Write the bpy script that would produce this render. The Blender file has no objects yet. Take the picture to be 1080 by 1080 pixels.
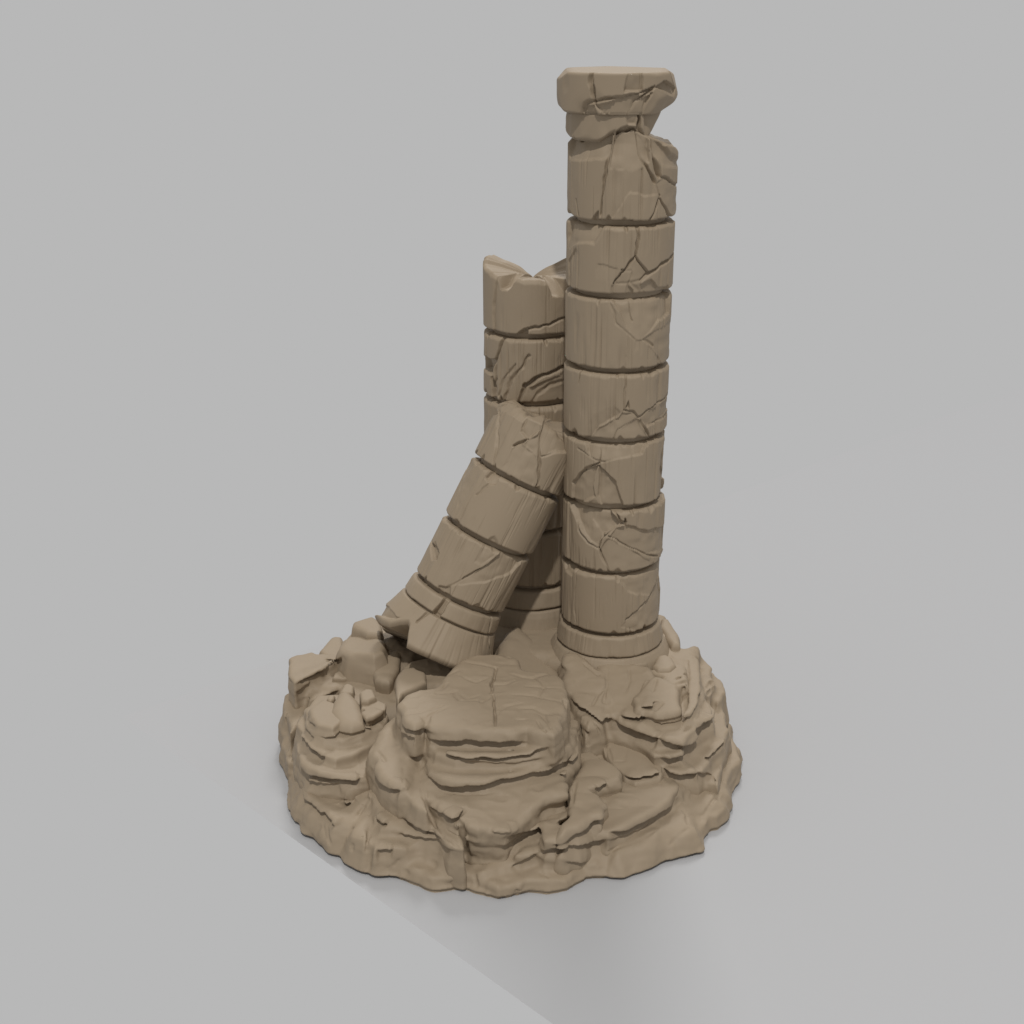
import bpy, math
import numpy as np
from mathutils import Matrix, Vector

# ------------------------------------------------------------ camera, world, lamps, exposure
sc = bpy.context.scene
col = sc.collection
cam_d = bpy.data.cameras.new("camera")
cam_d.lens = 50.0
cam_d.sensor_width = 36.0
cam_d.clip_start = 0.05
cam_d.clip_end = 200.0
cam = bpy.data.objects.new("camera", cam_d)
cam.location = (0.0, -5.465, 3.228)
cam.rotation_euler = (math.radians(90 - 20.5), 0, 0)
col.objects.link(cam)
sc.camera = cam

world = bpy.data.worlds.new("World")
sc.world = world
world.use_nodes = True
bg = world.node_tree.nodes["Background"]
bg.inputs[0].default_value = (0.479, 0.479, 0.479, 1)
bg.inputs[1].default_value = 1.0

def area_lamp(name, loc, target, size, power, color=(1, 1, 1)):
    d = bpy.data.lights.new(name, 'AREA')
    d.shape = 'DISK'
    d.size = size
    d.energy = power
    d.color = color
    o = bpy.data.objects.new(name, d)
    o.location = loc
    o.rotation_euler = (Vector(target) - Vector(loc)).to_track_quat('-Z', 'Y').to_euler()
    col.objects.link(o)
    return o

KEY_AZ, KEY_EL, KEY_DIST = math.radians(0), math.radians(59), 90.0
kx, ky, kz = (KEY_DIST * math.cos(KEY_EL) * math.sin(KEY_AZ), -KEY_DIST * math.cos(KEY_EL) * math.cos(KEY_AZ), KEY_DIST * math.sin(KEY_EL))
area_lamp("key_lamp", (kx, ky + 0.4, kz), (0, 0.4, 0.8), 2.55, 45500, (1.0, 0.985, 0.96))
area_lamp("back_lamp", (10.0, 102.0, 109.0), (0.2, -0.4, 0.0), 35.0, 84000)

sc.view_settings.view_transform = 'Standard'
sc.view_settings.look = 'None'
sc.view_settings.exposure = 0.0
sc.view_settings.gamma = 1.0
sc.view_settings.use_curve_mapping = False

# ------------------------------------------------------------ materials
def stone_material(name, base, seed):
    m = bpy.data.materials.new(name)
    m.use_nodes = True
    nt = m.node_tree
    b = nt.nodes["Principled BSDF"]
    b.inputs["Roughness"].default_value = 0.65
    b.inputs["Specular IOR Level"].default_value = 0.4
    tc = nt.nodes.new("ShaderNodeTexCoord")
    mp = nt.nodes.new("ShaderNodeMapping")
    mp.inputs["Location"].default_value = (seed * 3.7, seed * 1.3, seed * 2.1)
    n1 = nt.nodes.new("ShaderNodeTexNoise")
    n1.inputs["Scale"].default_value = 5.0
    n1.inputs["Detail"].default_value = 5.0
    rp = nt.nodes.new("ShaderNodeMix")
    rp.data_type = 'RGBA'
    rp.inputs[6].default_value = (*[c * 0.97 for c in base], 1)
    rp.inputs[7].default_value = (*[c * 1.03 for c in base], 1)
    nt.links.new(tc.outputs["Object"], mp.inputs[0])
    nt.links.new(mp.outputs[0], n1.inputs["Vector"])
    nt.links.new(n1.outputs["Fac"], rp.inputs[0])
    nt.links.new(rp.outputs[2], b.inputs["Base Color"])
    return m

STONE = stone_material("sandstone", (0.281, 0.218, 0.149), 1)
GREY = bpy.data.materials.new("pale_grey_board")
GREY.use_nodes = True
_b = GREY.node_tree.nodes["Principled BSDF"]
_b.inputs["Base Color"].default_value = (0.396, 0.396, 0.396 * 1.012, 1)
_b.inputs["Roughness"].default_value = 1.0
_b.inputs["Specular IOR Level"].default_value = 0.0

# ------------------------------------------------------------ helpers
def link_mesh(name, verts, faces, mat, parent=None, smooth=True):
    me = bpy.data.meshes.new(name)
    verts = np.ascontiguousarray(verts, dtype=np.float32)
    faces = np.ascontiguousarray(faces, dtype=np.int32)
    nv, nf, k = len(verts), len(faces), faces.shape[1]
    me.vertices.add(nv)
    me.vertices.foreach_set("co", verts.ravel())
    me.loops.add(nf * k)
    me.loops.foreach_set("vertex_index", faces.ravel())
    me.polygons.add(nf)
    me.polygons.foreach_set("loop_start", np.arange(0, nf * k, k, dtype=np.int32))
    me.polygons.foreach_set("use_smooth", np.full(nf, smooth, dtype=bool))
    me.update(calc_edges=True)
    me.validate()
    me.materials.append(mat)
    o = bpy.data.objects.new(name, me)
    col.objects.link(o)
    if parent is not None:
        o.parent = parent
    return o

def thing(name, label, cat, matrix=None, group=None):
    o = bpy.data.objects.new(name, None)
    o.empty_display_size = 0.1
    col.objects.link(o)
    if matrix is not None:
        o.matrix_world = matrix
    o["kind"] = "thing"
    o["label"] = label
    o["category"] = cat
    if group:
        o["group"] = group
    return o

def _hash(ix, iy, iz, seed):
    h = (ix * 374761393 + iy * 668265263 + iz * 2147483647 + seed * 1274126177) & 0xffffffff
    h = ((h ^ (h >> 13)) * 1274126177) & 0xffffffff
    h = ((h ^ (h >> 16)) * 2246822519) & 0xffffffff
    return ((h ^ (h >> 15)) & 0xffff).astype(np.float32) / 32767.5 - 1.0

def noise3(x, y, z, seed=0):
    x = np.asarray(x, np.float32); y = np.asarray(y, np.float32); z = np.asarray(z, np.float32)
    x, y, z = np.broadcast_arrays(x, y, z)
    ix = np.floor(x).astype(np.int64); iy = np.floor(y).astype(np.int64); iz = np.floor(z).astype(np.int64)
    fx = x - ix; fy = y - iy; fz = z - iz
    fx = fx * fx * fx * (fx * (fx * 6 - 15) + 10); fy = fy * fy * fy * (fy * (fy * 6 - 15) + 10); fz = fz * fz * fz * (fz * (fz * 6 - 15) + 10)
    r = 0
    for a in (0, 1):
        wa = fx if a else 1 - fx
        for b in (0, 1):
            wb = fy if b else 1 - fy
            for c in (0, 1):
                wc = fz if c else 1 - fz
                r = r + wa * wb * wc * _hash(ix + a, iy + b, iz + c, seed)
    return r

def seg_dist(px, py, pts):
    """distance to an open polyline, its side (positive right of travel) and the fraction along it"""
    best = np.full(np.shape(px), 1e9, np.float32)
    side = np.zeros(np.shape(px), np.float32)
    frac = np.zeros(np.shape(px), np.float32)
    n = len(pts) - 1
    for i in range(n):
        ax, ay = pts[i]; bx, by = pts[i + 1]
        dx, dy = bx - ax, by - ay
        L2 = dx * dx + dy * dy + 1e-12
        t = np.clip(((px - ax) * dx + (py - ay) * dy) / L2, 0, 1)
        d = np.hypot(px - ax - t * dx, py - ay - t * dy)
        m = d < best
        best = np.where(m, d, best)
        side = np.where(m, (px - ax) * dy - (py - ay) * dx, side)
        frac = np.where(m, (i + t) / n, frac)
    return best, side, frac

def poly_sd(px, py, pts):
    """signed distance to a closed polygon, negative inside"""
    best = np.full(np.shape(px), 1e9, np.float32)
    inside = np.zeros(np.shape(px), bool)
    n = len(pts)
    for i in range(n):
        ax, ay = pts[i]; bx, by = pts[(i + 1) % n]
        dx, dy = bx - ax, by - ay
        L2 = dx * dx + dy * dy + 1e-12
        t = np.clip(((px - ax) * dx + (py - ay) * dy) / L2, 0, 1)
        d = np.hypot(px - ax - t * dx, py - ay - t * dy)
        best = np.minimum(best, d)
        if abs(dy) > 1e-9:
            c = ((ay > py) != (by > py)) & (px < dx * (py - ay) / dy + ax)
            inside ^= c
    return np.where(inside, -best, best)

def smax(a, b, k):
    h = np.clip(0.5 + 0.5 * (a - b) / k, 0, 1)
    return b + (a - b) * h + k * h * (1 - h)

def sstep(x):
    x = np.clip(x, 0, 1)
    return x * x * (3 - 2 * x)

# ------------------------------------------------------------ turned column pieces
TH = np.concatenate([np.linspace(-1.95, 1.95, 430), np.linspace(1.95, 2 * math.pi - 1.95, 90)[1:-1]])

def drum_mesh(R, z0, z1, feats=(), seed=0, groove=0.023, gdepth=0.042, flare=None, planes=(), top=None, bottom=None,
              streak=0.0062, bumps=0.004, off=(0, 0), cap_sink=0.0, bevel=0.014, dz=0.0042, step_join=0.0, hollow=0.0):
    """one drum of a column in the column's own frame: axis z, theta 0 faces the viewer's side (-y).
    off is a sideways slip, planes are broken faces (azimuth, tilt, radius at the reference height, reference height)."""
    rng = np.random.RandomState(seed)
    nz = max(6, int((z1 - z0) / dz))
    t = np.linspace(0, 1, nz)
    gt = min(0.5, groove / (z1 - z0)) if groove else 0
    th, tt = np.meshgrid(TH, t)
    zt = np.full(th.shape, z1) if top is None else np.interp((th + math.pi) % (2 * math.pi) - math.pi, top[0], top[1])
    zb = np.full(th.shape, z0) if bottom is None else np.interp((th + math.pi) % (2 * math.pi) - math.pi, bottom[0], bottom[1])
    ang = (th + math.pi) % (2 * math.pi) - math.pi
    cx, cy = np.sin(ang), np.cos(ang)
    if top is not None:
        zt = zt + 0.008 * noise3(cx * 9, cy * 9, 0.3, seed + 40) + 0.002 * noise3(cx * 14, cy * 14, 0.3, seed + 41)
    z = zb + (zt - zb) * tt
    s = ang * R
    rad = np.full(th.shape, R)
    if flare is not None:
        rad = np.interp(z, flare[0], flare[1])
    dep = np.zeros(th.shape)
    # streaks scored up and down the face, fading out along their length
    if streak:
        N = 170
        for i in range(N):
            sc_ = rng.uniform(-math.pi, math.pi) * R
            w = rng.choice([0.0025, 0.004, 0.007, 0.013], p=[.35, .3, .22, .13])
            a = streak * rng.uniform(-0.5, 1.0) * (0.55 + w * 60)
            c = rng.choice([z0, z1, rng.uniform(z0, z1)])
            ext = rng.uniform(0.3, 1.0) * (z1 - z0)
            d = np.abs((s - sc_ + math.pi * R) % (2 * math.pi * R) - math.pi * R)
            m = d < 3 * w
            if m.any():
                dep[m] += a * np.exp(-(d[m] / w) ** 2) * sstep(1.15 - np.abs(z[m] - c) / ext)
        q = noise3(s * 120 / 1.0, z * 3.0, 0, seed + 5)
        dep += streak * 0.28 * q * (0.5 + 0.5 * noise3(s * 9, z * 6, 2, seed + 6))
    # shallow dressing of the face
    dep += bumps * (noise3(cx * 2.5, cy * 2.5, z * 5, seed) + 0.5 * noise3(cx * 6, cy * 6, z * 14, seed + 1))
    ns = 0.006
    ws = s + ns * 0.5 * noise3(s * 40, z * 40, 1, 91) + ns * noise3(s * 14, z * 14, 1, 92)
    wz = z + ns * 0.5 * noise3(s * 40, z * 40, 5, 93) + ns * noise3(s * 14, z * 14, 5, 94)
    flat = np.zeros(th.shape)
    for f in feats:
        pts = [(p[0] * R, p[1] + 0.06 if p[1] > z1 - 0.03 else (p[1] - 0.05 if p[1] < z0 + groove + 0.012 else p[1])) for p in f[1]]
        if f[0] == 'crack':
            d, sd, fr = seg_dist(ws, wz, pts)
            wv = f[2] * (0.75 + 0.35 * noise3(s * 30, z * 30, 7, seed)) * (0.55 + 0.45 * np.sin(math.pi * np.clip(fr * 0.9 + 0.08, 0, 1)))
            dep = np.maximum(dep, dep * 0.5 + f[3] * np.clip(1 - d / wv, 0, 1) ** 0.8)
        elif f[0] == 'step':
            d, sd, fr = seg_dist(ws, wz, pts)
            ends = sstep(fr / 0.15) * sstep((1 - fr) / 0.15)
            dep += np.where(sd > 0, f[2] * np.clip(1 - d / f[3], 0, 1) * sstep(d / 0.004), 0) * ends
        elif f[0] == 'poly':
            sd = poly_sd(ws, wz, pts)
            zz = [p[1] for p in pts]
            lo, hi = max(min(zz), z0), min(max(zz), z1)
            g = np.clip((z - lo) / (hi - lo + 1e-6), 0, 1)
            dd = f[3] + (f[2] - f[3]) * g
            msk = sstep(-sd / f[4])
            flat = np.maximum(flat, msk)
            dep = dep * (1 - 0.8 * msk) + (dd * (1 + 0.12 * noise3(s * 18, z * 18, 3, seed + 8)) + 0.0025 * noise3(s * 30, z * 30, 3, seed + 9)) * msk
    # small chips knocked off along both rims
    if streak > 0.004:
        for _ in range(9):
            s0 = rng.uniform(-1.6, 1.6) * R
            ze = z1 if rng.rand() < 0.55 else z0 + groove
            w, hh, dd = rng.uniform(0.010, 0.030), rng.uniform(0.010, 0.028), rng.uniform(0.010, 0.022)
            q = np.abs((ws - s0) / w) ** 1.5 + np.abs((wz - ze) / hh) ** 1.3
            dep = np.maximum(dep, dd * np.clip(1.5 * (1 - q), 0, 1))
    # joint groove at the foot, worn lip at the head
    jog = 0.0030 * noise3(cx * 3, cy * 3, 0, seed + 20) + 0.0010 * noise3(cx * 9, cy * 9, 0, seed + 21)
    if groove:
        gz = groove + jog
        dep = np.where(z - zb < gz, np.maximum(dep, gdepth), dep)
        dep += 0.006 * np.clip(1 - (z - zb - gz) / 0.006, 0, 1) * (z - zb >= gz)
    if bevel:
        bz = bevel * (1 + 0.6 * noise3(cx * 7, cy * 7, 0, seed + 22))
        dep += 0.9 * bevel * np.clip(1 - (zt - z) / bz, 0, 1) ** 1.6
    if bottom is not None:
        dep += 0.024 * np.clip(1 - (z - zb) / 0.030, 0, 1) ** 1.7 + 0.005 * noise3(s * 16, z * 16, 8, seed + 77) * np.clip(1 - (z - zb) / 0.09, 0, 1)
    r = rad - dep
    for (az, tl, dist, zr) in planes:
        az, tl = math.radians(az), math.radians(tl)
        c = math.cos(tl) * np.cos(ang - az)
        lim = np.where(c > 0.05, (dist * math.cos(tl) - math.sin(tl) * (z - zr)) / np.maximum(c, 0.05), 9) + 0.004 * noise3(s * 20, z * 20, 4, seed + 30)
        k = 0.008
        h = np.clip(0.5 + 0.5 * (r - lim) / k, 0, 1)
        r = r + (lim - r) * h - k * h * (1 - h)
    r = np.maximum(r, 0.02)
    X = r * np.sin(ang) + off[0]
    Y = -r * np.cos(ang) + off[1]
    V = [np.stack([X, Y, z], -1).reshape(-1, 3)]
    n = len(TH)
    base = nz * n
    idx = np.arange(nz * n).reshape(nz, n)
    def quads(a):
        b = np.roll(a, -1, 1)
        return np.stack([a[:-1], b[:-1], b[1:], a[1:]], -1).reshape(-1, 4)
    F = [quads(idx)]
    # caps: rings closing in on the axis
    def cap(row, zfun, rings, flip):
        nonlocal base
        prev = idx[row][None, :]
        rr, zz = r[row], z[row]
        rows = [idx[row]]
        for q in range(1, rings + 1):
            f = 1 - q / rings
            f = max(f, 0.004)
            zq = zfun(f, zz, ang[row])
            V.append(np.stack([rr * f * np.sin(ang[row]) + off[0], -rr * f * np.cos(ang[row]) + off[1], zq], -1))
            rows.append(np.arange(base, base + n)); base += n
        g = np.stack(rows)
        q4 = quads(g)
        F.append(q4 if not flip else q4[:, ::-1])
    zm = float(np.mean(z[-1]))
    def ztop(f, zz, a):
        g = f ** 0.75 if cap_sink else f
        return zz * g + (zm - cap_sink) * (1 - g) + (0.012 * noise3(np.sin(a) * f * 4, np.cos(a) * f * 4, 1.5, seed + 50) * (1 - f) if cap_sink else 0)
    cap(nz - 1, ztop, 24 if cap_sink else 6, False)
    zbm = float(np.mean(z[0])) + hollow
    def zbot(f, zz, a):
        return zz * f ** 3 + zbm * (1 - f ** 3) if hollow else zz * f + zbm * (1 - f)
    cap(0, zbot, 14 if hollow else 5, True)
    return np.concatenate(V), np.concatenate(F)

# ------------------------------------------------------------ weathered rock slabs
def surface_net(d, origin, h):
    nx, ny, nz = d.shape
    s = d < 0
    def cells(a): return a[:-1, :-1, :-1], a[1:, :-1, :-1], a[:-1, 1:, :-1], a[1:, 1:, :-1], a[:-1, :-1, 1:], a[1:, :-1, 1:], a[:-1, 1:, 1:], a[1:, 1:, 1:]
    cnt = sum(c.astype(np.int8) for c in cells(s))
    act = (cnt > 0) & (cnt < 8)
    ci = np.argwhere(act)
    idm = np.full(act.shape, -1, np.int32)
    idm[act] = np.arange(len(ci))
    cv = [c[act] for c in cells(d)]
    offs = [(0, 0, 0), (1, 0, 0), (0, 1, 0), (1, 1, 0), (0, 0, 1), (1, 0, 1), (0, 1, 1), (1, 1, 1)]
    acc = np.zeros((len(ci), 3)); w = np.zeros(len(ci))
    for a in range(8):
        for b in range(a + 1, 8):
            df = [abs(offs[a][k] - offs[b][k]) for k in range(3)]
            if sum(df) != 1: continue
            cr = (cv[a] < 0) != (cv[b] < 0)
            tt = np.where(cr, cv[a] / np.where(cr, cv[a] - cv[b], 1), 0)
            for k in range(3):
                acc[:, k] += np.where(cr, offs[a][k] + tt * (offs[b][k] - offs[a][k]), 0)
            w += cr
    V = (ci + acc / w[:, None]) * h + np.array(origin)
    F = []
    for ax in range(3):
        a = np.moveaxis(s, ax, 0)
        ch = a[:-1] != a[1:]
        im = np.moveaxis(idm, ax, 0)
        core = ch[:, 1:-1, 1:-1]
        p = np.argwhere(core)
        i, j, k = p[:, 0], p[:, 1] + 1, p[:, 2] + 1
        q = np.stack([im[i, j - 1, k - 1], im[i, j, k - 1], im[i, j, k], im[i, j - 1, k]], -1)
        ins = a[i, j, k]
        flip = ins if ax != 1 else ~ins
        q = np.where(flip[:, None], q, q[:, ::-1])
        F.append(q)
    return V, np.concatenate(F)

def slab_field(slab, seed, h, x, y, z):
    """signed distance of one weathered slab (outline, top, bottom, side slope, rounding, tilt, roughness, cracks)"""
    poly, zt, zb, slope, k, tilt, amp, cracks = slab
    P = np.array(poly)
    cx, cy = P[:, 0].mean(), P[:, 1].mean()
    X, Y = np.meshgrid(x, y, indexing='ij')
    w = amp * 1.25
    wx = X + w * noise3(X * 7, Y * 7, zt * 9, seed + 70) + 0.4 * w * noise3(X * 22, Y * 22, zt * 9, seed + 71)
    wy = Y + w * noise3(X * 7, Y * 7, zt * 9, seed + 72) + 0.4 * w * noise3(X * 22, Y * 22, zt * 9, seed + 73)
    d2 = poly_sd(wx, wy, poly)[:, :, None]
    top2 = zt + tilt[0] * (X - cx) + tilt[1] * (Y - cy)
    for (pl, cw, dp) in cracks:
        dd, _, fr = seg_dist(wx, wy, pl)
        top2 = top2 - dp * np.clip(1 - dd / cw, 0, 1) * (0.5 + 0.5 * np.sin(math.pi * np.clip(fr, 0.03, 0.97)))
    Z = z[None, None, :]
    side = d2 + slope * (zt - Z)
    return smax(smax(side, Z - top2[:, :, None], k), zb - Z, 0.01)

def rock_mesh(slabs, seed, blend=0.026, h=0.0052, detail=1.0):
    """slabs grown together into one weathered rock"""
    bb = []
    for poly, zt, zb, slope, k, tilt, amp, cracks in slabs:
        P = np.array(poly)
        c = P.mean(0)
        e = max(0.0, -slope * (zt - zb)) + 2.5 * amp + 4 * h + blend * 0.5
        top = max(zt + tilt[0] * (a - c[0]) + tilt[1] * (b - c[1]) for a, b in poly)
        bb.append((P[:, 0].min() - e, P[:, 0].max() + e, P[:, 1].min() - e, P[:, 1].max() + e, zb - 4 * h, top + 2 * amp + 5 * h))
    bb = np.array(bb)
    lo = np.floor(bb[:, 0::2].min(0) / h) * h
    n = np.ceil((bb[:, 1::2].max(0) - lo) / h).astype(int) + 2
    d = np.full(n, 0.2, np.float32)
    A = np.full(n, 0.006, np.float32)
    xs = [lo[a] + h * np.arange(n[a]) for a in range(3)]
    for s, b in zip(slabs, bb):
        seed += 17
        sl = tuple(slice(max(0, int((b[2 * a] - lo[a]) / h)), int((b[2 * a + 1] - lo[a]) / h) + 2) for a in range(3))
        f = slab_field(s, seed, h, xs[0][sl[0]], xs[1][sl[1]], xs[2][sl[2]]).astype(np.float32)
        A[sl] = np.where(f < d[sl], s[6], A[sl])
        kk = blend
        if len(slabs) > 1:
            m = np.clip(0.5 + 0.5 * (d[sl] - f) / kk, 0, 1)
            d[sl] = d[sl] * (1 - m) + f * m - kk * m * (1 - m)
        else:
            d[sl] = f
    band = np.abs(d) < 0.045
    I = np.argwhere(band)
    bx, by, bz = xs[0][I[:, 0]], xs[1][I[:, 1]], xs[2][I[:, 2]]
    q = (0.75 * noise3(bx * 5, by * 5, bz * 9, seed + 1)
         + 0.35 * noise3(bx * 6, by * 6, bz * 28, seed + 2)
         - 0.60 * np.abs(noise3(bx * 9, by * 9, bz * 16, seed + 3)) + 0.15
         + detail * (0.30 * np.abs(noise3(bx * 20, by * 20, bz * 30, seed + 5))
                     + 0.10 * noise3(bx * 38, by * 38, bz * 55, seed + 4)))
    d[band] += A[band] * q
    carve = np.zeros(len(I), np.float32)
    for kind, pts, st in SEAMS:
        Q = np.array(pts)
        rng_ = 0.075
        m = np.ones(len(I), bool)
        for a, v in enumerate((bx, by, bz)):
            m &= (v > Q[:, a].min() - rng_) & (v < Q[:, a].max() + rng_)
        if not m.any():
            continue
        px_, py_, pz_ = bx[m], by[m], bz[m]
        best = np.full(len(px_), 9.0); dz = np.zeros(len(px_)); fr = np.zeros(len(px_))
        wob = 0.006 * noise3(px_ * 18, py_ * 18, pz_ * 18, 61)
        for i in range(len(Q) - 1):
            e = Q[i + 1] - Q[i]
            tt = np.clip(((px_ - Q[i, 0]) * e[0] + (py_ - Q[i, 1]) * e[1] + (pz_ - Q[i, 2]) * e[2]) / (e @ e + 1e-12), 0, 1)
            gx, gy, gz = px_ - Q[i, 0] - tt * e[0], py_ - Q[i, 1] - tt * e[1], pz_ + wob - Q[i, 2] - tt * e[2]
            r = np.sqrt(gx * gx + gy * gy + gz * gz)
            k = r < best
            best = np.where(k, r, best); dz = np.where(k, gz, dz); fr = np.where(k, (i + tt) / (len(Q) - 1), fr)
        ends = sstep(fr / 0.2) * sstep((1 - fr) / 0.2) * 0.92 + 0.08
        st = st * ends * (1 + 0.35 * noise3(px_ * 12, py_ * 12, pz_ * 12, 62))
        if kind == 'l':      # an overhanging lip: cut back below it, standing proud above it
            c = st * (1.0 * np.exp(-(best / 0.034) ** 2) * sstep(-dz / 0.009 + 0.5) - 0.55 * np.exp(-(best / 0.040) ** 2) * sstep(dz / 0.009 + 0.5))
        else:
            c = 1.05 * st * np.clip(1 - best / (0.007 + 0.25 * st), 0, 1)
        carve[m] += c
    d[band] += np.clip(carve, -0.022, 0.06)
    d += 0.016 * np.clip(1.6 - np.abs(xs[2]) / 0.010, 0, 1)[None, None, :].astype(np.float32)   # the foot is worn back where it meets the ground
    d[:, :, 0] = np.maximum(d[:, :, 0], 0.01)
    return surface_net(d, lo, h)

# ------------------------------------------------------------ measured shapes, in each piece's own frame
TALL_FRAME = ((0.442, 0.385, 0.0), (1.0, 0.0, 0.0), (0.0, 1.0, 0.0), (0.0, 0.0, 1.0))
REAR_FRAME = ((0.093, 0.8, 0.0), (1.0, 0.0, 0.0), (0.0, 1.0, 0.0), (0.0, 0.0, 1.0))
LEAN_FRAME = ((-0.118, 0.4, 0.906), (0.89176, 0.0, -0.45251), (-0.07813, 0.98498, -0.15397), (0.44571, 0.17266, 0.87837))
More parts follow.
